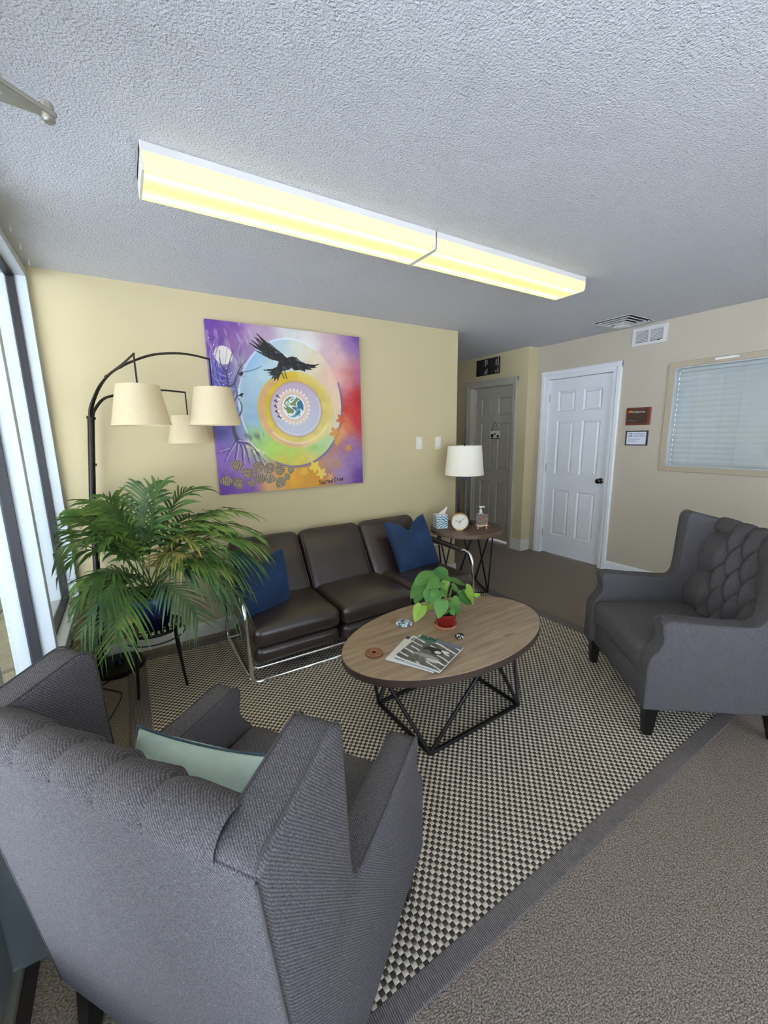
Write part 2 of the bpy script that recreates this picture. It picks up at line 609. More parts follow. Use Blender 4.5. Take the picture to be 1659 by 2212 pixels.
def place(o, loc, rot=(0, 0, 0)):
    """move the mesh origin: mesh was built around the origin"""
    o.location = loc
    o.rotation_euler = rot
    return o


def bez(p0, p1, p2, t):
    return p0 * (1 - t) ** 2 + p1 * (2 * t * (1 - t)) + p2 * t * t


def smoothpath(pts, n=6, closed=False):
    """Catmull-Rom through pts"""
    P = [Vector(p) for p in pts]
    N = len(P)
    out = []
    for i in range(N if closed else N - 1):
        a = P[i - 1] if (closed or i > 0) else P[0] * 2 - P[1]
        b, c_ = P[i], P[(i + 1) % N]
        d = P[(i + 2) % N] if (closed or i + 2 < N) else P[-1] * 2 - P[-2]
        for k in range(n):
            t = k / n
            out.append(0.5 * ((2 * b) + (c_ - a) * t + (2 * a - 5 * b + 4 * c_ - d) * t * t + (3 * b - a - 3 * c_ + d) * t ** 3))
    if not closed:
        out.append(P[-1])
    return out


def text(name, body, size, mtx, mat, parent, ext=0.0004, shear=0.0, sx=1.0, align='CENTER'):
    cu = bpy.data.curves.new(name, 'FONT')
    cu.body = body
    cu.size = size
    cu.extrude = ext
    cu.shear = shear
    cu.align_x = align
    cu.align_y = 'CENTER'
    tmp = bpy.data.objects.new(name, cu)
    COL.objects.link(tmp)
    dg = bpy.context.evaluated_depsgraph_get()
    me = bpy.data.meshes.new_from_object(tmp.evaluated_get(dg))
    bpy.data.objects.remove(tmp)
    bpy.data.curves.remove(cu)
    me.transform(mtx @ Matrix.Diagonal((sx, 1, 1, 1)))
    me.materials.clear()
    me.materials.append(mat)
    o = bpy.data.objects.new(name, me)
    COL.objects.link(o)
    o.parent = parent
    return o


def facing_x(y, z, x):
    """matrix: text lies on a plane at x, read from -x side (text right = -y)"""
    return Matrix(((0, 0, -1, x), (-1, 0, 0, y), (0, 1, 0, z), (0, 0, 0, 1)))


def facing_y(x, z, y):
    return Matrix(((1, 0, 0, x), (0, 0, -1, y), (0, 1, 0, z), (0, 0, 0, 1)))


# ------------------------------------------------------------------ room shell
H = 2.44
XR, XJ, YJ = 4.59, 4.4275, 0.144
YF = -5.6
XE = 3.205
struct(MB().box((-0.16, YF - 0.1, -0.08), (6.6, 3.0, 0)).build('floor', M['carpet']))
struct(MB().box((-0.2, YF - 0.15, H), (6.6, 3.0, H + 0.1)).build('ceiling', M['ceil']))
struct(MB().box((-0.16, 0, 0), (XE, 0.12, H)).build('wall_back', M['wall']))
struct(MB().box((3.02, 0.12, 0), (3.14, 2.3, H)).build('wall_hall_side', M['wall']))
struct(MB().box((3.0, 2.2, 0), (4.7, 2.3, H)).build('wall_hall_end', M['wall']))
DY0, DY1 = -0.785, 0.0          # white door opening
WY0, WY1, WZ0, WZ1 = -2.75, -1.305, 1.125, 2.03
w = MB().slab([YF, WY0, WY1, DY0, DY1, YJ + 0.02], [0, WZ0, WZ1, 2.075, H], [(3, 0), (3, 1), (3, 2), (1, 1)], XR, XR + 0.13, 0)
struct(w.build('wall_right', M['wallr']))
EY0, EY1 = 0.345, 1.105         # taupe hall door opening
w = MB().slab([YJ, EY0, EY1, 2.25], [0, 2.07, H], [(1, 0)], XJ, XJ + 0.2, 0)
struct(w.build('wall_hall', M['wall']))
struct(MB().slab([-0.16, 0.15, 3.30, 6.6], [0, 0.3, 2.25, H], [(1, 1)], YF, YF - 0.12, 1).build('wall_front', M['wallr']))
struct(MB().box((XR + 0.02, YF, 0), (XR + 0.12, YF - 0.1, H)).build('wall_front_return', M['wall']))
# room behind the interior window
struct(MB().slab([-3.4, -0.9], [0.0, H], [], XR + 1.9, XR + 2.0, 0).build('wall_office', M['trim']))

struct(MB().box((XR + 0.13, -3.5, 0), (XR + 2.0, -3.4, H)).build('wall_office_side', M['trim']))
# baseboards
BB = [(0.0, 0.0), (0.014, 0.0), (0.014, 0.085), (0.010, 0.098), (0.004, 0.104), (0.0, 0.104)]
struct(MB().prism([(-a, b) for a, b in BB], 0.0, XE + 0.012, 0).build('baseboard_back', M['baseb'], smooth=0.5))
struct(MB().prism([(XE + a, b) for a, b in BB], -0.012, 0.12, 1).build('baseboard_end', M['baseb'], smooth=0.5))
struct(MB().prism([(XR - a, b) for a, b in BB], YF, DY0 - 0.072, 1).build('baseboard_right', M['trim'], smooth=0.5))
struct(MB().prism([(XJ - a, b * 1.35) for a, b in BB], YJ - 0.012, EY0 - 0.062, 1).build('baseboard_hall', M['baseb'], smooth=0.5))
struct(MB().prism([(YJ - a, b * 1.35) for a, b in BB], XJ - 0.012, XR - 0.02, 0).build('baseboard_jog', M['baseb'], smooth=0.5))


# casings and doors -------------------------------------------------------
def casing(name, x, y0, y1, z1, wd, mat, depth=0.13):
    """door casing on a wall whose room face is at x (room on the -x side) plus jamb lining"""
    prof = [(0, 0), (0.010, 0), (0.012, 0.02), (0.018, 0.03), (0.018, wd - 0.012), (0.012, wd), (0, wd)]
    b = MB()
    b.prism([(x - a, y0 - q) for a, q in prof], 0, z1 + wd, 2)
    o1 = b.build(name, mat, smooth=0.4)
    struct(o1)
    b2 = MB().prism([(x - a, y1 + q) for a, q in prof], 0, z1 + wd, 2).build('casing_side', mat, o1, smooth=0.4)
    b3 = MB().prism([(x - a - 0.0005, z1 + q) for a, q in prof], y0 - wd, y1 + wd, 1).build('casing_head', mat, o1, smooth=0.4)
    b4 = MB().slab([y0, y0 + 0.018, y1 - 0.018, y1], [0, z1 - 0.018, z1], [(1, 0)], x - 0.004, x + depth, 0).build('jamb', mat, o1)
    b5 = MB().slab([y0 + 0.018, y0 + 0.03, y1 - 0.03, y1 - 0.018], [0, z1 - 0.03, z1 - 0.018], [(1, 0)], x + 0.074, x + depth, 0).build('door_stop', mat, o1)
    return o1


def panel_door(name, xf, y0, y1, z0, z1, mat, t=0.036):
    """six panel door leaf, front face at xf facing -x"""
    W_ = y1 - y0
    st, mid = 0.115 * W_ / 0.76, 0.10 * W_ / 0.76
    ys = [y0, y0 + st, y0 + (W_ - mid) / 2, y0 + (W_ + mid) / 2, y1 - st, y1]
    hgt = z1 - z0
    zs = [z0, z0 + 0.115 * hgt, z0 + 0.385 * hgt, z0 + 0.475 * hgt, z0 + 0.775 * hgt, z0 + 0.825 * hgt, z0 + 0.935 * hgt, z1]
    holes = [(i, j) for i in (1, 3) for j in (1, 3, 5)]
    d = MB().slab(ys, zs, holes, xf, xf + t, 0).build(name, mat)
    struct(d)
    for i in (1, 3):
        for j in (1, 3, 5):
            a, b, c0, e = ys[i], ys[i + 1], zs[j], zs[j + 1]
            g, r = 0.014, 0.034
            ring = lambda k, x: [(x, a + k, c0 + k), (x, b - k, c0 + k), (x, b - k, e - k), (x, a + k, e - k)]
            vs = ring(0, xf + 0.001) + ring(g, xf + 0.013) + ring(g + 0.006, xf + 0.013) + ring(r, xf + 0.004) + ring(0, xf + t - 0.002)
            fs = []
            for q in range(3):
                for k in range(4):
                    fs.append((q * 4 + k, q * 4 + (k + 1) % 4, (q + 1) * 4 + (k + 1) % 4, (q + 1) * 4 + k))
            fs.append((12, 13, 14, 15))
            for k in range(4):
                fs.append((k, (k + 1) % 4, 16 + (k + 1) % 4, 16 + k))
            fs.append((16, 17, 18, 19))
            MB().add(vs, fs).build('panel', mat, d)
    return d


casing('trim_1', XR, DY0, DY1, 2.075, 0.072, M['trim'])
d1 = panel_door('door_1', XR + 0.035, DY0 + 0.02, DY1 - 0.02, 0.012, 2.052, M['door'])
kb = MB()
kx, ky, kz = XR + 0.035, DY0 + 0.078, 0.945
km = Matrix.Translation((kx, ky, kz)) @ Matrix.Rotation(-PI / 2, 4, 'Y')
kb.lathe([(0.031, 0), (0.031, 0.004), (0.026, 0.008), (0.012, 0.012), (0.011, 0.028), (0.018, 0.034), (0.027, 0.044), (0.0285, 0.054), (0.024, 0.064), (0.012, 0.068), (0.001, 0.069)], 28, mtx=km)
o = kb.build('door_knob', M['knob'], d1, smooth=0.7)
o['label'] = 'round dark nickel door knob'
for hz in (0.25, 1.05, 1.85):
    MB().tube([(XR + 0.033, DY1 - 0.022, hz - 0.045), (XR + 0.033, DY1 - 0.022, hz + 0.045)], 0.006, 8).build('hinge', M['alu'], d1, smooth=0.6)
casing('trim_2', XJ, EY0, EY1, 2.07, 0.062, M['doord'], 0.2)
d2 = panel_door('door_2', XJ + 0.10, EY0 + 0.02, EY1 - 0.02, 0.03, 2.047, M['doord'])

# interior window with closed blinds -------------------------------------
wn = MB().slab([WY0 - 0.03, WY0 + 0.022, WY1 - 0.022, WY1 + 0.03], [WZ0 - 0.03, WZ0 + 0.02, WZ1 - 0.02, WZ1 + 0.03], [(1, 1)], XR - 0.014, XR + 0.0, 0).build('window_1', M['winframe'], bevel=0.004)
struct(wn)
MB().slab([WY0, WY0 + 0.03, WY1 - 0.03, WY1], [WZ0, WZ0 + 0.028, WZ1 - 0.028, WZ1], [(1, 1)], XR + 0.0, XR + 0.07, 0).build('sash', M['frame'], wn)
MB().box((XR + 0.03, WY0 + 0.02, WZ0 + 0.02), (XR + 0.034, WY1 - 0.02, WZ1 - 0.02)).build('pane', M['glass'], wn)
MB().box((XR - 0.022, -1.78, WZ1 + 0.003), (XR - 0.012, -1.62, WZ1 + 0.022)).build('rail_clip', M['white'], wn, bevel=0.003)
MB().box((XR - 0.022, -1.60, WZ1 - 0.002), (XR - 0.012, -1.54, WZ1 + 0.012)).build('rail_clip', M['winframe'], wn, bevel=0.003)
bl = thing('window_blind', 'pale grey horizontal slat blind closed behind the interior window glass', 'blind', (XR + 0.115, (WY0 + WY1) / 2, WZ1))
hw = (WY1 - WY0) / 2 - 0.011
MB().box((-0.03, -hw, -0.055), (0.02, hw, -0.005)).build('headrail', M['blind'], bl, bevel=0.004)
n_sl = 19
proto = None
for k in range(n_sl):
    z = -0.075 - k * 0.0455
    if proto is None:
        b = MB().grid(3, 5, lambda u, v: (-0.0245 + 0.049 * v, -hw + 2 * hw * u, 0.002 * math.sin(PI * v)))
        b.grid(3, 5, lambda u, v: (-0.0245 + 0.049 * v, -hw + 2 * hw * u, 0.002 * math.sin(PI * v) - 0.0025))
        proto = b.build('slat', M['blind'], bl, smooth=True)
        q = proto
    else:
        q = proto.copy()
        COL.objects.link(q)
        q.parent = bl
    q.location = (0, 0, z)
    q.rotation_euler = (0, math.radians(-70), 0)
MB().box((-0.014, -hw, -0.075 - n_sl * 0.0455), (0.012, hw, -0.058 - n_sl * 0.0455)).build('bottom_rail', M['blind'], bl, bevel=0.003)
for yy in (-0.46, 0.0, 0.23, 0.56):
    MB().tube([(-0.026, yy, -0.05), (-0.026, yy, -0.065 - n_sl * 0.0455)], 0.0016, 6).build('ladder_cord', M['blind'], bl)

# left storefront glazing -------------------------------------------------
XW = -0.008
FD = -0.155
GX = -0.078


def bar(name, lo, hi, parent, mat='frame'):
    return MB().box(lo, hi).build(name, M[mat], parent, bevel=0.002)


wl = struct(MB().box((FD, -1.80, 0), (XW - 0.006, 0, 0.435)).build('wall_left', M['wall']))
struct(MB().box((FD, -1.80, 2.425), (XW - 0.004, 0, H)).build('trim_3', M['winframe']))
win2 = struct(MB().slab([-1.0, -0.95, -0.045, 0.0], [0.435, 0.495, 2.375, 2.425], [(1, 1)], FD, XW, 0).build('window_2', M['frame'], bevel=0.002))
win3 = struct(MB().slab([-1.80, -1.752, -1.0], [0.435, 0.495, 2.375, 2.425], [(1, 1)], FD, XW, 0).build('window_3', M['frame'], bevel=0.002))
for wv_, y0, y1 in ((win2, -0.95, -0.045), (win3, -1.752, -1.0)):
    MB().box((GX - 0.003, y0, 0.495), (GX + 0.003, y1, 2.375)).build('pane', M['glass'], wv_)
    MB().slab([y0 - 0.001, y0 + 0.012, y1 - 0.012, y1 + 0.001], [0.494, 0.508, 2.362, 2.376], [(1, 1)], GX - 0.019, GX + 0.019, 0).build('gasket', M['gasket'], wv_)
# door post and glass entrance door behind it
post = struct(MB().box((FD - 0.04, -1.862, 0), (XW, -1.80, H)).build('trim_4', M['doorframe'], bevel=0.003))
gd = struct(MB().slab([-2.83, -2.72, -1.98, -1.87], [0.02, 0.26, 2.06, 2.16], [(1, 1)], -0.128, -0.083, 0).build('door_3', M['doorframe'], bevel=0.004))
MB().box((-0.108, -2.72, 0.26), (-0.102, -1.98, 2.06)).build('pane', M['glass'], gd)
MB().slab([-2.73, -2.705, -1.995, -1.97], [0.25, 0.275, 2.045, 2.07], [(1, 1)], -0.120, -0.090, 0).build('gasket', M['gasket'], gd)
MB().tube([(-0.083, -2.76, 0.95), (-0.04, -2.76, 0.95), (-0.04, -2.76, 1.25), (-0.083, -2.76, 1.25)], 0.011, 10).build('pull_handle', M['alu'], gd, smooth=0.6)
struct(MB().prism([(-0.155, 0), (-0.06, 0), (-0.066, 0.012), (-0.148, 0.014)], -2.86, -1.863, 1).build('trim_5', M['alu']))
struct(MB().box((-0.155, -2.86, 2.165), (XW, -1.862, 2.22)).build('trim_6', M['frame'], bevel=0.003))
MB().box((-0.112, -2.86, 2.22), (-0.106, -1.862, 2.40)).build('pane', M['glass'], struct(MB().box((-0.155, -2.86, 2.40), (XW, -1.862, H)).build('trim_7', M['frame'])))
# more storefront behind the camera
win4 = struct(MB().slab([YF, -4.7, -4.65, -3.78, -3.73, -2.91, -2.86], [0, 0.12, 2.375, H], [(2, 1), (4, 1)], FD, XW, 0).build('window_4', M['frame']))
for y0, y1 in ((-4.65, -3.78), (-3.73, -2.91)):
    MB().box((GX - 0.003, y0, 0.12), (GX + 0.003, y1, 2.375)).build('pane', M['glass'], win4)
fill_win = struct(MB().slab([0.15, 0.2, 3.25, 3.30], [0.3, 0.35, 2.2, 2.25], [(1, 1)], YF + 0.0, YF - 0.11, 1).build('fill_window', M['frame']))  # unseen window added behind the camera, sized for frontal fill light
MB().box((0.2, YF - 0.06, 0.35), (3.25, YF - 0.054, 2.2)).build('pane', M['glass'], fill_win)
# dark strip on the floor along the threshold
struct(MB().prism([(-0.062, 0), (-0.028, 0), (-0.030, 0.005), (-0.058, 0.006)], -2.86, -1.863, 1).build('trim_8', M['mat']))

# outdoors ----------------------------------------------------------------
gr = struct(MB().box((-30, -40, -0.20), (-0.16, 30, -0.14)).build('ground', M['concrete']))
struct(MB().box((-0.16, -40, -0.20), (30, YF - 0.12, -0.14)).build('ground_front', M['asphalt']))
struct(MB().box((-0.175, 0.02, -0.14), (-0.155, 0.14, 3.0)).build('trim_9', M['extwall']))
struct(MB().box((-3.05, 2.6, -0.14), (-0.16, 2.75, 2.72)).build('wall_exterior', M['extwall']))
struct(MB().slab([-3.2, -0.55, -0.16], [-6.5, -3.6, 4.0], [(0, 0)], 2.72, 2.86, 2).build('shading_roof', M['extwall']))  # unseen roof added outside, deepened to cut daylight at the left glazing
struct(MB().box((-3.2, -0.9, -0.14), (-3.05, 4.0, 2.72)).build('shading_wall', M['extwall']))  # unseen wall added outside to dim the far windows
rs = random.Random(3)
for i in range(4):
    for j in range(9):
        x0 = -0.2 - 0.62 * i
        y0 = -1.4 + 0.62 * j + (0.3 if i % 2 else 0)
        g = 0.008
        jit = [rs.uniform(-0.05, 0.05) for _ in range(8)]
        poly = [(x0 - g, y0 + g + 0.12), (x0 - 0.62 + g, y0 + g - 0.12 + jit[1]), (x0 - 0.62 + g + jit[2] * .3, y0 + 0.5 + jit[3]), (x0 - g, y0 + 0.72 - g * 2 + jit[3] * .2)]
        MB().prism(poly, -0.14, -0.105 + rs.uniform(-0.003, 0.003), 2).build('paving_stone', M['stone'], gr)


# ------------------------------------------------------------------ rug
RX0, RX1, RY0, RY1 = 0.205, 3.15, -2.52, -0.09
rug = thing('rug', 'large flat woven rug in small brown and cream checks under the seating', 'rug', (0, 0, 0))
BW, BN = 0.10, 0.045
MB().box((RX0 + BW, RY0 + BN, 0.0), (RX1 - BW, RY1 - BW, 0.0085)).build('woven_field', M['rug'], rug)
o = MB().slab([RX0, RX0 + BW, RX1 - BW, RX1], [RY0 - 0.02, RY0 + BN, RY1 - BW, RY1], [(1, 1)], 0.0, 0.010, 2).build('border', M['rugb'], rug, bevel=0.003)
o['label'] = 'plain grey brown ribbed border band'
RZ = 0.0085

# ------------------------------------------------------------------ armchairs
ARM_PROF = [(-0.262, 0.162), (-0.294, 0.45), (-0.338, 0.80), (-0.350, 0.90), (-0.353, 0.936), (-0.338, 0.950), (-0.28, 0.966),
            (-0.20, 0.988), (-0.160, 1.0), (-0.138, 0.998), (-0.122, 0.982), (-0.116, 0.95), (-0.110, 0.82), (-0.104, 0.69), (-0.097, 0.635),
            (-0.080, 0.610), (-0.05, 0.600), (0.10, 0.606), (0.22, 0.614), (0.285, 0.621), (0.312, 0.618), (0.327, 0.606), (0.333, 0.588),
            (0.327, 0.556), (0.322, 0.530), (0.326, 0.505), (0.340, 0.475), (0.362, 0.447), (0.376, 0.42), (0.381, 0.385), (0.381, 0.167)]
AX0, AX1 = 0.286, 0.373
BACK = [(-0.130, 0.41), (-0.155, 0.52), (-0.192, 0.66), (-0.228, 0.79), (-0.252, 0.87), (-0.272, 0.925), (-0.292, 0.952), (-0.315, 0.962), (-0.337, 0.955), (-0.350, 0.936), (-0.350, 0.905)]


def back_surface():
    path = smoothpath([(0, y, z) for y, z in BACK], 12)
    L = [0.0]
    for a, b in zip(path, path[1:]):
        L.append(L[-1] + (b - a).length)
    tot = L[-1]

    def at(s):
        d = s * tot
        for i in range(len(L) - 1):
            if L[i + 1] >= d:
                k = (d - L[i]) / max(1e-9, L[i + 1] - L[i])
                p = path[i].lerp(path[i + 1], k)
                t = (path[min(i + 2, len(path) - 1)] - path[max(i - 1, 0)]).normalized()
                return p, Vector((0, t.z, -t.y))       # normal: out of the pad
        return path[-1], Vector((0, -1, 0))
    wdt = AX0 + 0.016
    px = 0.1065          # spacing of the buttons across
    row = 0.118          # spacing of the rows up the back
    top_s = 0.50         # length along the path of the top button row

    def fn(u, v):
        p, n = at(v)
        x = -wdt + 2 * wdt * u
        d = v * tot
        uu = (x - px / 2) / px
        vv = (d - top_s) / row
        pp, qq = (uu * 2 + vv) / 2, (uu * 2 - vv) / 2
        di = (abs(math.sin(PI * pp)) * abs(math.sin(PI * qq))) ** 0.44
        if abs(x) > px * 1.5:
            di = abs(math.sin(PI * vv / 2)) ** 0.80
        # pinched in at every button
        r2 = 1.0
        for iv in range(-3, 1):
            for iu in range(-4, 5):
                bx = px / 2 + px * (iu + (0.5 if iv % 2 else 0.0))
                if abs(bx) < px * 1.6:
                    q2 = ((x - bx) ** 2 + (d - top_s - iv * row) ** 2) / 0.026 ** 2
                    if q2 < 9:
                        r2 = min(r2, 1 - math.exp(-q2))
        di = di * 0.72 + 0.28 * r2
        chn = 0.34 + 0.58 * abs(math.sin(PI * uu)) ** 0.34
        if abs(x) > px * 1.5:
            chn = 0.34 + 0.58 * min(1, (abs(x) - px * 1.5) / 0.03) ** 0.34
        k = min(1, max(0, (d - top_s - 0.004) / 0.05))
        h = di * (1 - k) + chn * k
        if d < 0.05:
            h = h * d / 0.05
        fade = 1.0
        if v > 0.975:
            fade = math.sqrt(max(0, (1 - v) / 0.025))
        amp = 0.066 * (1 - k) + 0.030 * k
        e = min(1, (wdt - abs(x)) / 0.03)
        h *= 1 - (0.62 * (1 - k) + 0.20 * k) * (1 - math.sqrt(max(0, e)))
        q = p + n * (amp * h * fade - 0.036 * (1 - k) - 0.016 * k)
        return (x, q.y, q.z)
    return MB().grid(121, 131, fn)


def armchair(label, loc, rz):
    # local +y is where the sitter looks, +x the sitter's right hand
    t = thing('wingback_armchair', label, 'armchair', loc, rz, 'tufted grey wingback armchairs')
    for sg in (-1, 1):
        side = MB().prism(ARM_PROF, sg * AX0, sg * AX1, 0).build('arm', M['linen'], t, smooth=0.9, bevel=0.014, seg=3)
        for xx in (AX1 - 0.006, AX0 + 0.006):
            pth = [(sg * xx, y, z) for y, z in ARM_PROF]
            c0 = Vector((0, 0.03, 0.5))
            MB().tube(smoothpath(pth[4:], 3), 0.0022, 6).build('piping', M['piping'], side, smooth=True)
    back_surface().build('backrest', M['linen'], t, smooth=True)
    bp = [(-0.240, 0.160), (-0.272, 0.45), (-0.316, 0.80), (-0.328, 0.90), (-0.330, 0.930), (-0.357, 0.930), (-0.355, 0.90), (-0.343, 0.80), (-0.299, 0.45), (-0.267, 0.160)]
    MB().prism(bp, -AX1 + 0.004, AX1 - 0.004, 0).build('back_panel', M['linen'], t, smooth=0.7, bevel=0.006)
    for sg in (-1, 1):
        MB().tube([(sg * (AX1 - 0.002), y - 0.003, z) for y, z in ((-0.262, 0.165), (-0.294, 0.45), (-0.338, 0.80), (-0.350, 0.90), (-0.353, 0.925))], 0.0025, 6).build('piping', M['piping'], t, smooth=True)
    MB().box((-AX0, -0.245, 0.160), (AX0, 0.355, 0.300)).build('seat_frame', M['linen'], t, bevel=0.012, smooth=0.9)
    MB().rbox((0, 0.100, 0.375), (0.284, 0.278, 0.078), 0.045, crown=(0.022, 0)).build('seat_cushion', M['linen'], t, smooth=True)
    for (sx, y0, dy) in ((-1, 0.33, 0.0), (1, 0.33, 0.0), (-1, -0.215, -0.035), (1, -0.215, -0.035)):
        a, b = 0.030, 0.019
        cx = sx * 0.325
        top = [(cx - a, y0 - a, 0.175), (cx + a, y0 - a, 0.175), (cx + a, y0 + a, 0.175), (cx - a, y0 + a, 0.175)]
        bot = [(cx - b, y0 + dy - b, RZ if y0 > 0 else 0.0), (cx + b, y0 + dy - b, RZ if y0 > 0 else 0.0), (cx + b, y0 + dy + b, RZ if y0 > 0 else 0.0), (cx - b, y0 + dy + b, RZ if y0 > 0 else 0.0)]
        MB().add(bot + top, [(0, 3, 2, 1), (4, 5, 6, 7), (0, 1, 5, 4), (1, 2, 6, 5), (2, 3, 7, 6), (3, 0, 4, 7)]).build('leg', M['blackwood'], t, bevel=0.003)
    return t


armchair('grey linen wingback armchair beside the window, back to us, pale teal cushion on its seat', (0.498, -2.226, 0), math.radians(36.0) - PI / 2)
armchair('grey wingback armchair facing us below the blinded interior window, button tufted back empty', (2.83, -2.29, 0), math.radians(142.5) - PI / 2)


# throw pillows ------------------------------------------------------------
def pillow(name, label, mat, w, h, th, mtx, notch=0.0, pipe=None, group=None):
    def mk(sg):
        def fn(u, v):
            a, b = 2 * u - 1, 2 * v - 1
            pin = 0.07
            x = a * (w / 2) * (1 - pin * (1 - b * b) * abs(a) ** 3)
            y = b * (h / 2) * (1 - pin * (1 - a * a) * abs(b) ** 3)
            tt = th / 2 * (max(0, 1 - abs(a) ** 2.6) ** 0.55) * (max(0, 1 - abs(b) ** 2.6) ** 0.55)
            k = max(0, b + 0.1) / 1.1
            y -= notch * math.exp(-(a / 0.42) ** 2) * k ** 2
            tt *= 1 - 0.55 * (1 if notch else 0) * math.exp(-(a / 0.30) ** 2) * k ** 1.5
            tt += 0.004 * math.sin(7 * a + 3 * b) * (1 - abs(a)) * (1 - abs(b))
            return (x, sg * tt, y)
        return fn
    b = MB()
    n = 33
    g1 = mk(1)
    g2 = mk(-1)
    vs, idx, fs = [], {}, []
    for side, g in ((0, g2), (1, g1)):
        for j in range(n):
            for i in range(n):
                if side == 1 and (i in (0, n - 1) or j in (0, n - 1)):
                    idx[(1, i, j)] = idx[(0, i, j)]
                    continue
                idx[(side, i, j)] = len(vs)
                vs.append(g(i / (n - 1), j / (n - 1)))
        for j in range(n - 1):
            for i in range(n - 1):
                q = (idx[(side, i, j)], idx[(side, i + 1, j)], idx[(side, i + 1, j + 1)], idx[(side, i, j + 1)])
                fs.append(q if side == 0 else q[::-1])
    b.add(vs, fs)
    o = b.build(name, mat, smooth=True)
    o.matrix_world = mtx
    tag(o, label, 'pillow', group)
    if pipe:
        pts = []
        m = 24
        for (a0, b0, a1, b1) in ((0, 0, 1, 0), (1, 0, 1, 1), (1, 1, 0, 1), (0, 1, 0, 0)):
            for k in range(m):
                t = k / m
                pts.append(g1(a0 + (a1 - a0) * t, b0 + (b1 - b0) * t))
        MB().tube(pts, 0.004, 6, closed=True).build('piping', pipe, o, smooth=True)
    return o


def pmat(loc, rz, tilt, roll=0.0):
    return Matrix.Translation(loc) @ Matrix.Rotation(rz, 4, 'Z') @ Matrix.Rotation(tilt, 4, 'X') @ Matrix.Rotation(roll, 4, 'Y')


_cr = math.radians(36.0) - PI / 2
_ct = Matrix.Translation((0.498, -2.226, 0)) @ Matrix.Rotation(_cr, 4, 'Z')
pillow('throw_pillow', 'pale teal cotton pillow with dark piping leaning in the armchair by the window', M['teal'], 0.46, 0.40, 0.15,
       _ct @ pmat((-0.105, -0.05, 0.515), 0.0, math.radians(-16), math.radians(-5)), 0.0, M['tealline'])

# ------------------------------------------------------------------ sofa
sofa = thing('leather_sofa', 'dark brown leather three seat sofa with chrome tube frame under the painting', 'sofa', (0.845, -0.02, RZ))
SX = [0.862, 1.445, 2.030, 2.622]
for i in range(3):
    a, b = SX[i] + 0.004, SX[i + 1] - 0.004
    cx = (a + b) / 2
    MB().rbox((cx, -0.61 - 0.012 * i, 0.292), ((b - a) / 2, 0.275, 0.066), 0.052, crown=(0.022, 0)).build('seat_cushion', M['leather'], sofa, smooth=True, world=True)
    MB().rbox((cx, -0.60 - 0.012 * i, 0.165), ((b - a) / 2 - 0.004, 0.262, 0.060), 0.050).build('lower_cushion', M['leather'], sofa, smooth=True, world=True)
BX = [0.895, 1.432, 1.975, 2.545]
BT = math.radians(33)
for i in range(3):
    a, b = BX[i] + 0.005, BX[i + 1] - 0.005
    m = Matrix.Translation(((a + b) / 2, -0.285, 0.535)) @ Matrix.Rotation(-BT, 4, 'X') @ Matrix.Translation((0, 0.062, 0)) @ Matrix.Rotation(PI / 2, 4, 'X')
    bk = MB().rbox((0, 0, 0), ((b - a) / 2, 0.262, 0.064), 0.05, crown=(0.022, 0.0), mtx=m).build('back_cushion', M['leather'], sofa, smooth=True, world=True)
    hx, hy = (b - a) / 2 - 0.010, 0.252
    ring = []
    rr = 0.055
    for (qx, qy, a0) in ((hx - rr, hy - rr, 0), (-hx + rr, hy - rr, 90), (-hx + rr, -hy + rr, 180), (hx - rr, -hy + rr, 270)):
        for k in range(7):
            an = math.radians(a0 + 15 * k)
            ring.append(m @ Vector((qx + rr * math.cos(an), qy + rr * math.sin(an), 0.047)))
    MB().tube(ring, 0.0045, 6, closed=True).build('piping', M['leather'], bk, smooth=True, world=True)
for sx in (0.838, 2.646):
    dy = 0.0
    z0 = 0.014 + RZ
    inn = 0.03 if sx < 1 else -0.03
    pth = [(sx + inn * 3, -0.872, z0), (sx + inn, -0.868, z0 + 0.002), (sx + 0.004, -0.864, z0 + 0.03), (sx, -0.862, 0.10), (sx - 0.004, -0.856, 0.30), (sx - 0.006, -0.848, 0.42), (sx - 0.006, -0.825, 0.485), (sx - 0.006, -0.775, 0.515), (sx - 0.006, -0.62, 0.512), (sx - 0.006, -0.28, 0.500), (sx - 0.002, -0.20, 0.46), (sx, -0.17, 0.40), (sx, -0.165, 0.12), (sx, -0.175, z0 + 0.02), (sx, -0.21, z0), (sx, -0.5, z0), (sx + 0.004, -0.84, z0 + 0.004)]
    MB().tube(smoothpath(pth, 5), 0.0125, 12).build('side_frame', M['chrome'], sofa, smooth=True, world=True)
    MB().rbox((0, 0, 0), (0.026, 0.23, 0.018), 0.014, mtx=Matrix.Translation((sx - 0.006, -0.505, 0.522)) @ Matrix.Rotation(math.radians(2), 4, 'X')).build('arm_pad', M['leather'], sofa, smooth=True, world=True)
MB().tube([(0.90, -0.872, 0.014 + RZ), (2.58, -0.900, 0.014 + RZ)], 0.0125, 12).build('front_bar', M['chrome'], sofa, smooth=True, world=True)
MB().tube([(0.84, -0.20, 0.014 + RZ), (2.64, -0.20, 0.014 + RZ)], 0.0125, 12).build('rear_bar', M['chrome'], sofa, smooth=True, world=True)
MB().tube([(0.845, -0.835, 0.11), (0.88, -0.842, 0.096), (1.75, -0.858, 0.094), (2.60, -0.866, 0.096), (2.64, -0.85, 0.11)], 0.009, 8).build('seat_rail', M['chrome'], sofa, smooth=True, world=True)
MB().box((0.89, -0.75, 0.09), (2.60, -0.22, 0.125)).build('base_deck', M['blackmetal'], sofa, world=True)

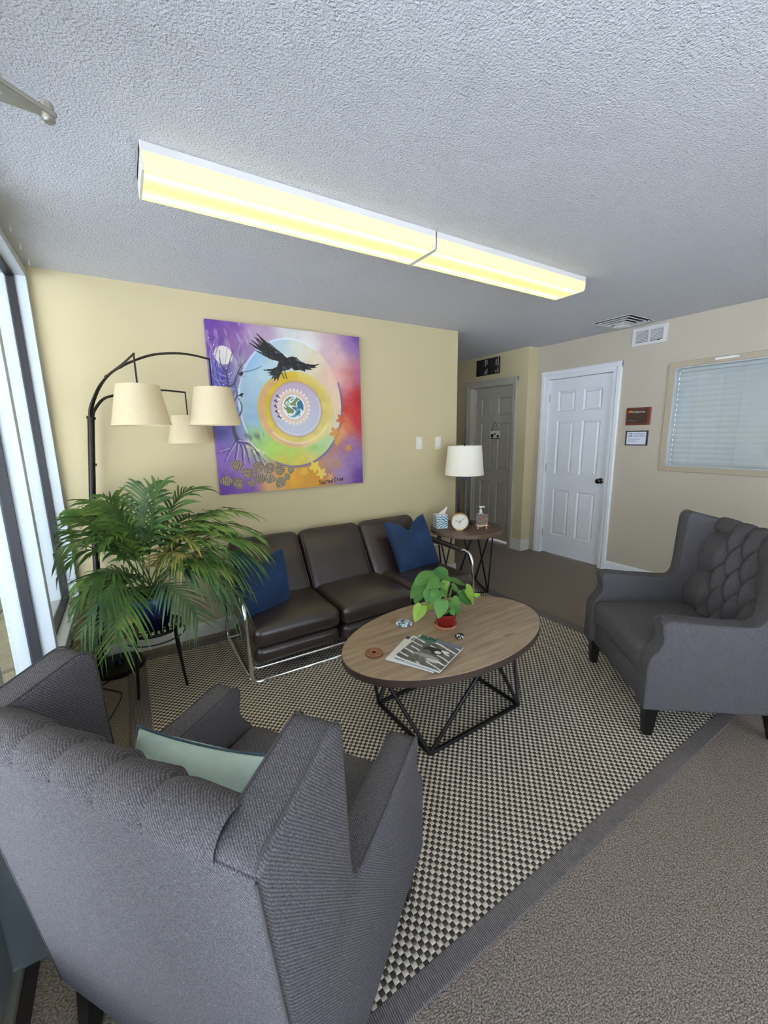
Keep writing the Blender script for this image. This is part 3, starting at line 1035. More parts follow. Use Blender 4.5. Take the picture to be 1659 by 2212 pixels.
pillow('throw_pillow', 'dark blue velvet pillow with chopped top, at the palm end of the sofa', M['velvet'], 0.44, 0.44, 0.17,
       pmat((1.035, -0.53, 0.525), math.radians(30), math.radians(-20), math.radians(14)), 0.10, group='blue velvet pillows on the sofa')
pillow('throw_pillow', 'dark blue velvet pillow with chopped top, at the table lamp end of the sofa', M['velvet'], 0.46, 0.46, 0.17,
       pmat((2.345, -0.425, 0.555), math.radians(6), math.radians(-26), math.radians(-2)), 0.10, group='blue velvet pillows on the sofa')

# ------------------------------------------------------------------ coffee table
CT = (1.699, -1.632)
ct = thing('coffee_table', 'oval weathered wood coffee table with angular black rod base', 'coffee table', (CT[0], CT[1], RZ), 0.02)
TZ = 0.45 - RZ
ea, eb = 0.606, 0.368
n = 96
top, band = MB(), MB()
ell = lambda k, d: ((ea + d) * math.cos(2 * PI * k / n), (eb + d) * math.sin(2 * PI * k / n))
vs = [(*ell(k, -0.0015), TZ - 0.0045) for k in range(n)] + [(*ell(k, -0.003), TZ - 0.001) for k in range(n)] + [(*ell(k, -0.006), TZ) for k in range(n)] + [(*ell(k, -0.0015), TZ - 0.036) for k in range(n)]
fs = []
for a, b in ((3, 0), (0, 1), (1, 2)):
    for k in range(n):
        fs.append((a * n + k, a * n + (k + 1) % n, b * n + (k + 1) % n, b * n + k))
fs += [tuple(range(2 * n, 3 * n)), tuple(range(4 * n - 1, 3 * n - 1, -1))]
top.add(vs, fs).build('tabletop', M['tabletop'], ct, smooth=0.6)
vs = [(*ell(k, d), z) for d, z in ((-0.004, TZ - 0.0375), (0, TZ - 0.0365), (0, TZ - 0.0045), (-0.0015, TZ - 0.0035)) for k in range(n)]
fs = [(q * n + k, q * n + (k + 1) % n, (q + 1) * n + (k + 1) % n, (q + 1) * n + k) for q in range(3) for k in range(n)]
band.add(vs, fs).build('edge_band', M['tableedge'], ct, smooth=0.6)
cs = [(-0.315, -0.240), (0.305, -0.240), (0.305, 0.205), (-0.315, 0.205)]
ap = [(0.0, -0.305), (0.45, -0.02), (-0.01, 0.295), (-0.47, -0.02)]
zt = TZ - 0.038
for i in range(4):
    a, b = cs[i], cs[(i + 1) % 4]
    MB().tube([(a[0], a[1], 0.011), (b[0], b[1], 0.011)], 0.011, 10).build('base_rail', M['blackmetal'], ct, smooth=0.6)
    for q, off in ((a, -1), (b, 1)):
        dx, dy = b[0] - a[0], b[1] - a[1]
        ln = math.hypot(dx, dy)
        px_, py_ = ap[i][0] + off * dx / ln * 0.035, ap[i][1] + off * dy / ln * 0.035
        MB().tube([(q[0], q[1], 0.012), (px_, py_, zt)], 0.0095, 10).build('leg', M['blackmetal'], ct, smooth=0.6)
MB().box((-0.30, -0.20, zt - 0.006), (0.30, 0.19, zt + 0.001)).build('mount_plate', M['blackmetal'], ct)
CTZ = 0.4502

# items on the coffee table
o = MB().lathe([(0.008, 0.0), (0.042, 0.0), (0.0435, 0.005), (0.042, 0.010), (0.036, 0.012), (0.014, 0.012), (0.009, 0.009)], 36, cap=False).build('coaster', M['coaster'], smooth=0.6)
o.location = (1.246, -1.626, CTZ)
tag(o, 'round carved wooden disc with a centre hole near the magazines', 'coaster')
MB().lathe([(0.0095, 0.0005), (0.0095, 0.002)], 20).build('hole', M['ink'], o)  # black disc painted in for the shade inside the centre opening

o = MB().grid(24, 12, lambda u, v: ((0.024 + 0.006 * math.cos(2 * PI * u)) * math.cos(2 * PI * u) * math.sin(PI * v), 0.023 * math.sin(2 * PI * u) * math.sin(PI * v), 0.0135 - 0.0135 * math.cos(PI * v)), True).build('pebble', M['pebble'], smooth=True)
o.location = (1.683, -1.741, CTZ)
tag(o, 'small black painted pebble with white marks by the potted plant', 'pebble')


def painted(name, w, h, nx, ny, img, mat, parent=None, thick=0.0):
    """a flat print: grid of w x h in the local xy plane, colours from img(u, v) -> (N,3) sRGB 0..255"""
    us, vs_ = np.meshgrid((np.arange(nx) + 0.5) / nx, (np.arange(ny) + 0.5) / ny)
    rgb = np.clip(img(us.ravel(), vs_.ravel()), 0, 255) / 255.0
    lin = np.where(rgb <= 0.04045, rgb / 12.92, ((rgb + 0.055) / 1.055) ** 2.4)
    xs, ys = np.meshgrid(np.linspace(-w / 2, w / 2, nx + 1), np.linspace(-h / 2, h / 2, ny + 1))
    verts = np.stack([xs.ravel(), ys.ravel(), np.zeros(xs.size)], 1)
    ii, jj = np.meshgrid(np.arange(nx), np.arange(ny))
    a = (jj * (nx + 1) + ii).ravel()
    faces = np.stack([a, a + 1, a + nx + 2, a + nx + 1], 1)
    me = bpy.data.meshes.new(name)
    me.from_pydata(verts.tolist(), [], faces.tolist())
    at = me.color_attributes.new('paint', 'FLOAT_COLOR', 'CORNER')
    colr = np.ones((nx * ny, 4), np.float32)
    colr[:, :3] = lin
    at.data.foreach_set('color', np.repeat(colr, 4, axis=0).ravel())
    me.materials.append(mat)
    o = bpy.data.objects.new(name, me)
    COL.objects.link(o)
    if parent is not None:
        o.parent = parent
    return o


_rng = np.random.RandomState(5)


def vnoise(u, v, f, seed=0):
    r = np.random.RandomState(seed).rand(64, 64)
    x, y = u * f, v * f
    i, j = np.floor(x).astype(int), np.floor(y).astype(int)
    a, b = x - i, y - j
    a, b = a * a * (3 - 2 * a), b * b * (3 - 2 * b)
    g = lambda p, q: r[p % 64, q % 64]
    return (g(i, j) * (1 - a) + g(i + 1, j) * a) * (1 - b) + (g(i, j + 1) * (1 - a) + g(i + 1, j + 1) * a) * b


def sst(e0, e1, x):
    t = np.clip((x - e0) / (e1 - e0), 0, 1)
    return t * t * (3 - 2 * t)


def lay(rgb, m, col):
    m = np.clip(m, 0, 1)[:, None]
    return rgb * (1 - m) + np.array(col, float)[None, :] * m


def inpoly(u, v, poly):
    c_ = np.zeros(u.shape, bool)
    n_ = len(poly)
    for i in range(n_):
        (x1, y1), (x2, y2) = poly[i], poly[(i + 1) % n_]
        if y1 == y2:
            continue
        c_ ^= ((y1 > v) != (y2 > v)) & (u < (x2 - x1) * (v - y1) / (y2 - y1) + x1)
    return c_


def stroke(u, v, pts, w0, w1=None, soft=0.0015):
    w1 = w0 if w1 is None else w1
    m = np.zeros(u.shape)
    k = len(pts) - 1
    for i in range(k):
        (x1, y1), (x2, y2) = pts[i], pts[i + 1]
        dx, dy = x2 - x1, y2 - y1
        t = np.clip(((u - x1) * dx + (v - y1) * dy) / (dx * dx + dy * dy + 1e-12), 0, 1)
        d = np.hypot(u - x1 - t * dx, v - y1 - t * dy)
        w = w0 + (w1 - w0) * (i + t) / k
        m = np.maximum(m, 1 - sst(w, w + soft, d))
    return m


def curvy(pts, n=6):
    return [(p.x, p.y) for p in smoothpath([(a, b, 0) for a, b in pts], n)]


# ------------------------------------------------------------------ painting
def canvas_img(u, v):
    B = [(.007, .995, 92, 52, 142), (.494, .989, 214, 214, 208), (.62, .93, 222, 218, 208), (.80, .90, 208, 180, 180), (.987, .986, 96, 62, 142), (.93, .93, 142, 108, 158), (.985, .60, 176, 24, 32),
         (.95, .50, 196, 44, 44), (.98, .43, 178, 40, 60), (.836, .726, 224, 170, 156), (.86, .84, 214, 176, 172), (.956, .154, 140, 108, 170), (.98, .05, 98, 60, 140), (.821, .081, 156, 128, 176), (.453, .06, 220, 158, 36), (.652, .06, 214, 150, 40),
         (.303, .038, 212, 160, 96), (.026, .022, 94, 50, 146), (.15, .03, 116, 72, 158), (.021, .226, 128, 92, 168), (.15, .15, 142, 110, 172), (.027, .679, 58, 54, 148), (.06, .521, 74, 74, 150), (.03, .40, 84, 80, 152), (.205, .754, 142, 136, 160), (.228, .592, 150, 178, 204), (.148, .889, 140, 98, 150),
         (.055, .898, 108, 64, 146), (.282, .946, 178, 150, 172), (.15, .97, 118, 72, 146), (.28, .287, 158, 196, 96), (.819, .353, 220, 160, 100), (.88, .40, 214, 120, 80), (.183, .404, 130, 140, 176), (.90, .75, 214, 140, 130), (.90, .28, 150, 110, 160), (.75, .12, 170, 130, 120), (.98, .75, 170, 90, 130)]
    num = np.zeros((u.size, 3))
    den = np.zeros(u.size)
    wu = u + 0.03 * (vnoise(u, v, 5, 1) - .5)
    wv = v + 0.03 * (vnoise(u, v, 5, 2) - .5)
    for x, y, r, g, b in B:
        w_ = 1 / ((wu - x) ** 2 + (wv - y) ** 2 + 0.002) ** 1.6
        num += w_[:, None] * np.array([r, g, b])
        den += w_
    rgb = num / den[:, None]
    rgb += (vnoise(u, v, 40, 3) - .5)[:, None] * 10 + (vnoise(u, v, 11, 9) - .5)[:, None] * 14
    # streaky light strokes on the left sky
    rgb = lay(rgb, 0.35 * sst(.62, .8, vnoise(u * 2.2 + v * .9, v * .5 - u, 22, 4)) * (u < .3) * sst(.35, .6, v), (206, 200, 206))
    # the great disc
    rx = np.hypot((u - .50) / .345, (v - .545) / .395)
    ang = np.arctan2(v - .53, u - .50)
    disc = 1 - sst(.985, 1.0, rx)
    DB = [(.25, .80, 146, 182, 214), (.22, .62, 160, 186, 206), (.33, .70, 176, 200, 208), (.42, .90, 176, 196, 204), (.55, .88, 214, 212, 190), (.65, .82, 224, 208, 174), (.76, .72, 226, 188, 164), (.80, .55, 226, 196, 162), (.24, .45, 148, 180, 206), (.24, .33, 150, 190, 120),
          (.34, .25, 168, 204, 92), (.48, .22, 178, 204, 96), (.52, .175, 214, 188, 74), (.64, .26, 160, 200, 120), (.72, .30, 178, 204, 150), (.78, .36, 214, 206, 176), (.40, .17, 200, 186, 74), (.62, .18, 216, 196, 110), (.47, .81, 190, 206, 200)]
    num = np.zeros((u.size, 3))
    den = np.zeros(u.size)
    for x, y, r, g, b in DB:
        w_ = 1 / ((wu - x) ** 2 + (wv - y) ** 2 + 0.001) ** 1.5
        num += w_[:, None] * np.array([r, g, b])
        den += w_
    dcol = num / den[:, None] + (vnoise(u, v, 30, 6) - .5)[:, None] * 10
    rgb = rgb * (1 - disc[:, None]) + dcol * disc[:, None]
    rim = np.exp(-((rx - 1.0) / .014) ** 2)
    rgb = lay(rgb, .8 * rim * (np.cos(ang - 2.4) > .3), (222, 234, 244))
    rgb = lay(rgb, .8 * np.exp(-((rx - 1.012) / .018) ** 2) * (np.cos(ang + .75) > .35), (92, 96, 170))
    # yellow ring
    r1 = np.hypot((u - .523) / .262, (v - .507) / .243)
    yel = 1 - sst(.98, 1.0, r1)
    sh = .5 + .5 * np.cos(ang - 2.3)
    ycol = np.array([224, 190, 46])[None, :] * (sh[:, None]) + np.array([228, 206, 112])[None, :] * (1 - sh[:, None])
    ycol = ycol * .55 + ycol * .45 * (1 - .25 * (vnoise(u, v, 24, 8)))[:, None]
    rgb = rgb * (1 - yel[:, None]) + ycol * yel[:, None]
    rgb = lay(rgb, .75 * np.exp(-((r1 - .90) / .06) ** 2) * (np.cos(ang - 3.6) > .1), (206, 150, 160))
    rgb = lay(rgb, .5 * sst(.7, .95, r1) * yel * (np.cos(ang) > .2), (226, 206, 158))
    rgb = lay(rgb, .6 * np.exp(-((r1 - .86) / .03) ** 2) * (np.cos(ang + 1.4) > .6), (238, 226, 170))
    # lilac ring
    r2 = np.hypot((u - .520) / .175, (v - .512) / .172)
    m2 = 1 - sst(.97, 1.0, r2)
    sh2 = (.5 + .5 * np.cos(ang - 1.9))[:, None]
    rgb = rgb * (1 - m2[:, None]) + (np.array([186, 164, 184])[None, :] * sh2 + np.array([186, 190, 202])[None, :] * (1 - sh2)) * m2[:, None]
    rgb = lay(rgb, .55 * np.exp(-((r2 - 1.0) / .04) ** 2), (166, 134, 156))
    rgb = lay(rgb, .6 * np.exp(-((r2 - .93) / .03) ** 2) * (np.cos(ang + 1.0) > .2), (222, 214, 206))
    # lace ring
    r3 = np.hypot((u - .500), (v - .528))
    lace = .108 + .006 * np.sign(np.sin(ang * 26))
    rgb = lay(rgb, 1 - sst(.0, .003, r3 - lace), (220, 196, 172))
    rgb = lay(rgb, np.exp(-((r3 - .106) / .006) ** 2) * (np.sin(ang * 26) > 0), (240, 228, 212))
    rgb = lay(rgb, .5 * np.exp(-((r3 - .080) / .004) ** 2), (196, 160, 160))
    # planet
    rgb = lay(rgb, 1 - sst(.074, .077, r3), (232, 236, 240))
    e_ = 1 - sst(.066, .069, r3)
    sw = vnoise(u + .03 * np.sin(v * 60), v + .03 * np.sin(u * 55), 28, 12)
    rgb = lay(rgb, e_, (52, 104, 136))
    rgb = lay(rgb, e_ * sst(.40, .48, sw), (108, 156, 166))
    rgb = lay(rgb, e_ * sst(.54, .60, sw), (222, 228, 222))
    rgb = lay(rgb, e_ * sst(.75, .80, sw), (120, 134, 84))
    # horizon grass
    rgb = lay(rgb, .6 * sst(.5, .7, vnoise(u, v * .12, 62, 51)) * np.exp(-((v - .345) / .022) ** 2) * (u > .15) * (u < .31), (74, 84, 92))
    # moon and stars
    rm = np.hypot((u - .088), (v - .812))
    rgb = lay(rgb, (1 - sst(.050, .053, rm)) * .95, (226, 220, 204))
    rgb = lay(rgb, (1 - sst(.048, .052, rm)) * .7 * sst(.5, .62, vnoise(u, v * .5, 26, 21)) * (u > .075), (132, 150, 184))
    for k in range(26):
        q = np.random.RandomState(100 + k)
        x, y = .015 + .16 * q.rand(), .50 + .42 * q.rand()
        rgb = lay(rgb, 1 - sst(.0016, .0032 + .002 * q.rand(), np.hypot(u - x, v - y)), (232, 226, 240))
    # tree
    for k in range(17):
        q = np.random.RandomState(200 + k)
        x = .02 + .17 * q.rand()
        pts = curvy([(.10 + .02 * q.randn(), .62 + .05 * q.randn()), (x, .70 + .03 * q.randn()), (x + .02 * q.randn(), .80 + .02 * q.randn()), (x + .05 * q.rand(), .90 + .02 * q.randn())], 5)
        rgb = lay(rgb, .45 * stroke(u, v, pts, .0022, .0008), (186, 172, 190) if k % 3 else (92, 84, 110))
    for pts, w0, w1 in (([(.128, .324), (.112, .384), (.099, .522), (.100, .639), (.099, .715)], .013, .004), ([(.100, .639), (.133, .653), (.156, .706), (.178, .746), (.214, .793)], .005, .001), ([(.099, .715), (.07, .763), (.069, .838)], .004, .001),
                        ([(.099, .715), (.122, .78), (.145, .845)], .003, .001), ([(.099, .522), (.148, .589), (.139, .653)], .004, .001), ([(.154, .471), (.171, .524), (.148, .589)], .004, .001), ([(.178, .746), (.176, .77)], .002, .001), ([(.165, .72), (.24, .735), (.31, .765)], .0016, .0006)):
        rgb = lay(rgb, .9 * stroke(u, v, curvy(pts), w0, w1), (66, 58, 74))
    for k, e in enumerate([(.006, .25), (.04, .20), (.10, .19), (.15, .175), (.19, .18), (.24, .165), (.29, .185), (.28, .155)]):
        mid = ((.128 + e[0]) / 2 + .01, .275 + .01 * (k % 3))
        rgb = lay(rgb, .8 * stroke(u, v, curvy([(.132, .33), mid, e]), .006, .0016), (66, 48, 104))
        rgb = lay(rgb, .8 * stroke(u, v, curvy([(.136, .325), (mid[0] + .012, mid[1] + .008), (e[0] + .012, e[1] + .008)]), .0028, .001), (190, 174, 204))
    for k in range(26):
        q = np.random.RandomState(300 + k)
        x, y = .17 + .11 * q.rand(), .23 + .10 * q.rand()
        if y > .33 - (x - .17) * .6:
            continue
        rgb = lay(rgb, .7 * stroke(u, v, [(x, y + .012), (x + .012, y + .004), (x + .004, y - .004)], .0018), (214, 218, 150))
    # two perched birds
    for bx, by in ((.178, .712), (.168, .592)):
        rgb = lay(rgb, inpoly(u, v, [(bx - .016, by - .006), (bx, by + .008), (bx + .014, by + .012), (bx + .018, by + .006), (bx + .01, by - .004), (bx + .012, by - .014), (bx, by - .008)]), (24, 22, 28))
    for k in range(5):
        a_ = 2.6 + .28 * k
        x, y = .50 + .118 * math.cos(a_), .528 + .118 * math.sin(a_)
        rgb = lay(rgb, stroke(u, v, [(x - .012, y + .006), (x, y), (x - .004, y + .012), (x, y), (x + .008, y - .006)], .0022), (40, 34, 44))
    # collage leaves with script
    for k, (x, y) in enumerate([(.112, .175), (.043, .083), (.112, .064), (.19, .059), (.173, .124), (.248, .084), (.241, .155), (.312, .145), (.381, .134), (.312, .08), (.38, .047), (.423, .081), (.456, .127)]):
        q = np.random.RandomState(400 + k)
        an = q.rand() * 6.28
        sz = (.030 if k not in (3, 12, 11) else .021)
        cu, cv = (u - x) * math.cos(an) + (v - y) * math.sin(an), -(u - x) * math.sin(an) + (v - y) * math.cos(an)
        lf = np.hypot(cu / (1.1 + .5 * np.clip(cv / sz, -1, 1)), cv * .8 + .3 * np.abs(cu)) / sz
        mk = 1 - sst(.95, 1.03, lf)
        rgb = lay(rgb, mk, (150, 132, 104) if k < 9 else (160, 146, 120))
        rgb = lay(rgb, mk * .75 * (np.sin(cv / sz * 15 + 2 * vnoise(u, v, 60, k)) > .35) * (vnoise(u, v, 90, 30 + k) > .3), (70, 58, 48))
        rgb = lay(rgb, .6 * (np.abs(lf - 1.0) < .05), (92, 78, 70))
    # maple leaves
    for x, y, s_, cl in ((.548, .111, .036, (222, 176, 46)), (.625, .138, .046, (236, 206, 74)), (.673, .090, .044, (232, 208, 104)), (.886, .255, .034, (206, 148, 60)), (.80, .150, .040, (176, 136, 110)), (.84, .45, .045, (196, 92, 52)), (.88, .52, .04, (190, 60, 44)), (.79, .36, .05, (212, 138, 58)), (.80, .30, .03, (206, 150, 70)), (.74, .06, .03, (222, 160, 110))):
        a_ = np.arctan2(v - y, u - x) - .9
        r_ = np.hypot(u - x, v - y)
        rad = s_ * (.42 + .42 * np.abs(np.cos(a_ * 2.5)) ** 1.5 + .12 * np.abs(np.cos(a_ * 7.5)))
        rgb = lay(rgb, .85 * (1 - sst(.9, 1.05, r_ / rad)), cl)
    # the crow
    K = (26, 24, 27)
    wl_ = [(.472, .827), (.444, .848), (.408, .848), (.382, .879), (.359, .906), (.380, .875), (.341, .908), (.293, .949), (.330, .898), (.288, .931), (.320, .888), (.28, .927), (.313, .880), (.263, .906), (.300, .868), (.246, .892), (.284, .863), (.324, .845), (.28, .853), (.324, .832), (.365, .826), (.31, .833), (.371, .810), (.336, .813), (.392, .805), (.364, .805), (.421, .806), (.441, .791)]
    wr_ = [(.53, .825), (.546, .819), (.59, .802), (.644, .796), (.688, .802), (.66, .786), (.675, .78), (.628, .773), (.643, .764), (.589, .764), (.596, .75), (.551, .758), (.52, .752), (.499, .768)]
    bd_ = [(.428, .817), (.472, .827), (.509, .837), (.539, .832), (.557, .813), (.549, .802), (.527, .811), (.514, .783), (.484, .757), (.446, .744), (.418, .749), (.405, .771)]
    tl_ = [(.434, .777), (.404, .761), (.322, .743), (.367, .738), (.339, .727), (.367, .725), (.345, .711), (.377, .716), (.362, .692), (.383, .703), (.382, .679), (.398, .701), (.404, .681), (.416, .708), (.439, .744)]
    fz = vnoise(u * 1.2 + v, v - u * .5, 60, 17)
    for pl in (wl_, wr_, tl_, bd_):
        ins = inpoly(u, v, pl).astype(float)
        rgb = lay(rgb, ins, K)
        rgb = lay(rgb, ins * .5 * sst(.62, .8, fz), (104, 98, 98))
    for (a0, b0) in (((.444, .83), (.293, .949)), ((.44, .82), (.28, .927)), ((.435, .815), (.263, .906)), ((.43, .81), (.246, .892)), ((.45, .84), (.359, .906)), ((.43, .80), (.28, .853)), ((.60, .79), (.688, .802)), ((.42, .77), (.322, .743))):
        rgb = lay(rgb, stroke(u, v, [a0, ((a0[0] + b0[0]) / 2 + .006, (a0[1] + b0[1]) / 2 - .006), b0], .004, .0022), K)
    rgb = lay(rgb, .7 * stroke(u, v, [(.533, .822), (.552, .808)], .003, .001), (150, 142, 138))
    rgb = lay(rgb, .5 * (np.hypot((u - .452) / .014, (v - .762) / .012) < 1), (96, 92, 92))
    for x in (.432, .452):
        rgb = lay(rgb, stroke(u, v, [(x, .75), (x + .008, .715), (x + .016, .702)], .002), (52, 44, 34))
    # title, hand lettered
    L = {'S': [(.9, .9), (.3, 1), (.1, .75), (.8, .4), (.6, .05), (0, .1)], 'a': [(.8, .6), (.3, .65), (.1, .3), (.4, 0), (.8, .3), (.8, .6), (.9, 0)], 'c': [(.8, .55), (.3, .6), (.1, .25), (.4, 0), (.85, .1)], 'r': [(.15, 0), (.2, .6), (.3, .4), (.7, .62)], 'e': [(.1, .32), (.8, .38), (.6, .62), (.2, .5), (.15, .1), (.8, .05)],
         'd': [(.8, 1), (.75, 0), (.3, .05), (.15, .4), (.75, .5)], 'C': [(.9, .85), (.4, 1), (.05, .5), (.3, 0), (.9, .12)], 'o': [(.5, .62), (.1, .4), (.3, .02), (.8, .1), (.8, .5), (.5, .62)], 'w': [(0, .6), (.25, 0), (.5, .45), (.75, 0), (1, .65)]}
    x = .652
    for ch in 'Sacred Crow':
        if ch == ' ':
            x += .012
            continue
        wd = .0150 if ch.islower() else .0165
        pts = [(x + px_ * wd, .012 + (x - .652) * .10 + py_ * .030) for px_, py_ in L[ch]]
        rgb = lay(rgb, .95 * stroke(u, v, pts, .0020, soft=.0012), (38, 30, 40))
        x += wd + .0022
    rgb = lay(rgb, .6 * stroke(u, v, [(.915, .012), (.925, .022), (.93, .012), (.945, .02), (.955, .012), (.97, .02), (.985, .014)], .0015), (70, 36, 100))
    return rgb


cv = thing('canvas_painting', 'large square canvas of a black crow over coloured rings, hung above the sofa', 'painting', (1.495, -0.004, 1.665))
CW = 1.19
pf = painted('painted_face', CW, 1.205, 330, 330, canvas_img, M['paint'], cv)
pf.location = (0, -0.0365, 0)
pf.rotation_euler = (PI / 2, 0, 0)
M['canvasedge'] = plain('canvas_edge', srgb(150, 120, 176), 0.7)
MB().box((-CW / 2, -0.036, -1.205 / 2), (CW / 2, 0, 1.205 / 2)).build('stretcher', M['canvasedge'], cv, bevel=0.003)

# ------------------------------------------------------------------ magazines
def cover_img(u, v):
    st = .5 + .5 * np.sin((v * 1.0 + u * .35) * 34 + 1.5 * vnoise(u, v, 5, 3))
    g = 78 + 40 * vnoise(u, v, 30, 5) + 130 * sst(.80, .95, st) * (vnoise(u, v, 6, 6) > .3)
    rgb = np.stack([g, g * .985, g * .93], 1)
    rgb = lay(rgb, (1 - sst(.9, 1.1, np.hypot((u - .55) / .22, (v - .63) / .14))), (40, 40, 40))
    rgb = lay(rgb, (1 - sst(.9, 1.1, np.hypot((u - .45) / .12, (v - .45) / .16))), (96, 96, 92))
    rgb = lay(rgb, (1 - sst(.9, 1.1, np.hypot((u - .52) / .28, (v - .36) / .07))), (150, 148, 138))
    rgb = lay(rgb, (1 - sst(.9, 1.1, np.hypot((u - .66) / .07, (v - .62) / .06))), (216, 214, 200))
    rgb = lay(rgb, (1 - sst(.9, 1.1, np.hypot((u - .78) / .09, (v - .72) / .045))), (222, 220, 206))
    rgb = lay(rgb, (1 - sst(.9, 1.1, np.hypot((u - .70) / .14, (v - .26) / .06))), (200, 198, 184))
    return rgb


def magazine(label, cx, cy, z, rz, w, h, t, mat):
    m = thing('magazine', label, 'magazine', (cx, cy, z), rz, 'magazines fanned on the coffee table')
    MB().box((-w / 2, -h / 2, 0), (w / 2, h / 2, t)).build('pages', M['paper'], m, bevel=0.001)
    cvr = MB().box((-w / 2 - 0.001, -h / 2 - 0.001, t), (w / 2 + 0.001, h / 2 + 0.001, t + 0.0008)).build('cover', mat, m)
    return m, t + 0.0008


flat = lambda x, y, z, r=0.0: Matrix.Translation((x, y, z)) @ Matrix.Rotation(r, 4, 'Z')
# page up-direction (from foot to head) is rz + 90 degrees
z = CTZ
mg, t_ = magazine('bottom magazine of the fan, orange block on its cover corner', 1.427, -1.738, z, math.radians(-60), 0.225, 0.245, 0.005, M['paperw'])
MB().box((-0.055, 0.088, t_), (-0.020, 0.122, t_ + 0.0006)).build('title_block', M['orange'], mg)
text('lettering', 'BUR', 0.032, flat(-0.085, 0.106, t_ + 0.0003), M['ink'], mg)
text('lettering', 'SE', 0.030, flat(-0.038, 0.105, t_ + 0.0008), M['ink'], mg)
MB().box((-0.1125, 0.088, t_), (-0.056, 0.122, t_ + 0.0002)).build('title_block', M['inkgrey'], mg)
z += t_ + 0.0011
mg, t_ = magazine('white covered magazine under the blue one, small dark letters at its head', 1.433, -1.762, z, math.radians(-63), 0.225, 0.245, 0.006, M['paperw'])
text('lettering', 'ps', 0.046, flat(-0.082, 0.098, t_ + 0.0003), M['ink'], mg)
MB().box((-0.09, -0.112, t_), (-0.04, -0.098, t_ + 0.0004)).build('title_block', M['inkgrey'], mg)
z += t_ + 0.0006
mg, t_ = magazine('blue covered magazine just below the topmost, only its head showing', 1.456, -1.779, z, math.radians(-66), 0.222, 0.240, 0.004, M['coverblue'])
text('lettering', 'IN', 0.03, flat(-0.09, 0.105, t_ + 0.0003), M['inkwhite'], mg)
z += t_ + 0.0006
mg, t_ = magazine('topmost magazine, green title band and black and white photo of a bent figure', 1.450, -1.792, z, math.radians(-67), 0.235, 0.245, 0.004, M['paperw'])
cf = painted('cover_photo', 0.233, 0.212, 70, 70, cover_img, M['paint'], mg)
cf.location = (0.0, -0.010, t_ + 0.0004)
MB().box((-0.110, 0.088, t_), (-0.014, 0.1235, t_ + 0.0005)).build('title_band', M['covergreen'], mg)
MB().box((-0.013, 0.0965, t_), (0.1175, 0.1235, t_ + 0.0005)).build('title_block', M['inkgrey'], mg)
text('lettering', 'SUN', 0.044, flat(-0.062, 0.106, t_ + 0.0007), M['ink'], mg)


def disc_img(u, v):
    n1, n2 = vnoise(u, v, 9, 31), vnoise(u, v, 12, 33)
    rgb = np.tile(np.array([150., 190., 216.]), (u.size, 1))
    rgb = lay(rgb, sst(.45, .55, n1), (54, 110, 76))
    rgb = lay(rgb, sst(.5, .58, n2) * (v > .45), (196, 120, 160))
    rgb = lay(rgb, sst(.62, .68, n2), (236, 236, 240))
    rgb = lay(rgb, sst(.66, .72, n1), (60, 60, 120))
    return rgb


o = MB().lathe([(0.040, 0.0), (0.0445, 0.002), (0.0445, 0.006), (0.040, 0.009), (0.025, 0.0105), (0.001, 0.011)], 40).build('painted_disc', M['paint'], smooth=0.7)
me = o.data
at = me.color_attributes.new('paint', 'FLOAT_COLOR', 'CORNER')
# finer colours need a finer top
bm = bmesh.new()
bm.from_mesh(me)
bmesh.ops.subdivide_edges(bm, edges=bm.edges, cuts=3, use_grid_fill=True)
bm.to_mesh(me)
bm.free()
co = np.array([me.vertices[l.vertex_index].co[:2] for l in me.loops])
rgb = disc_img(co[:, 0] / 0.09 + .5, co[:, 1] / 0.09 + .5) / 255.
lin = np.where(rgb <= 0.04045, rgb / 12.92, ((rgb + 0.055) / 1.055) ** 2.4)
me.color_attributes['paint'].data.foreach_set('color', np.concatenate([lin, np.ones((len(lin), 1))], 1).astype(np.float32).ravel())
o.location = (1.545, -1.450, CTZ)
tag(o, 'round glossy disc painted with blue, green and pink flowers on the coffee table', 'painted stone')

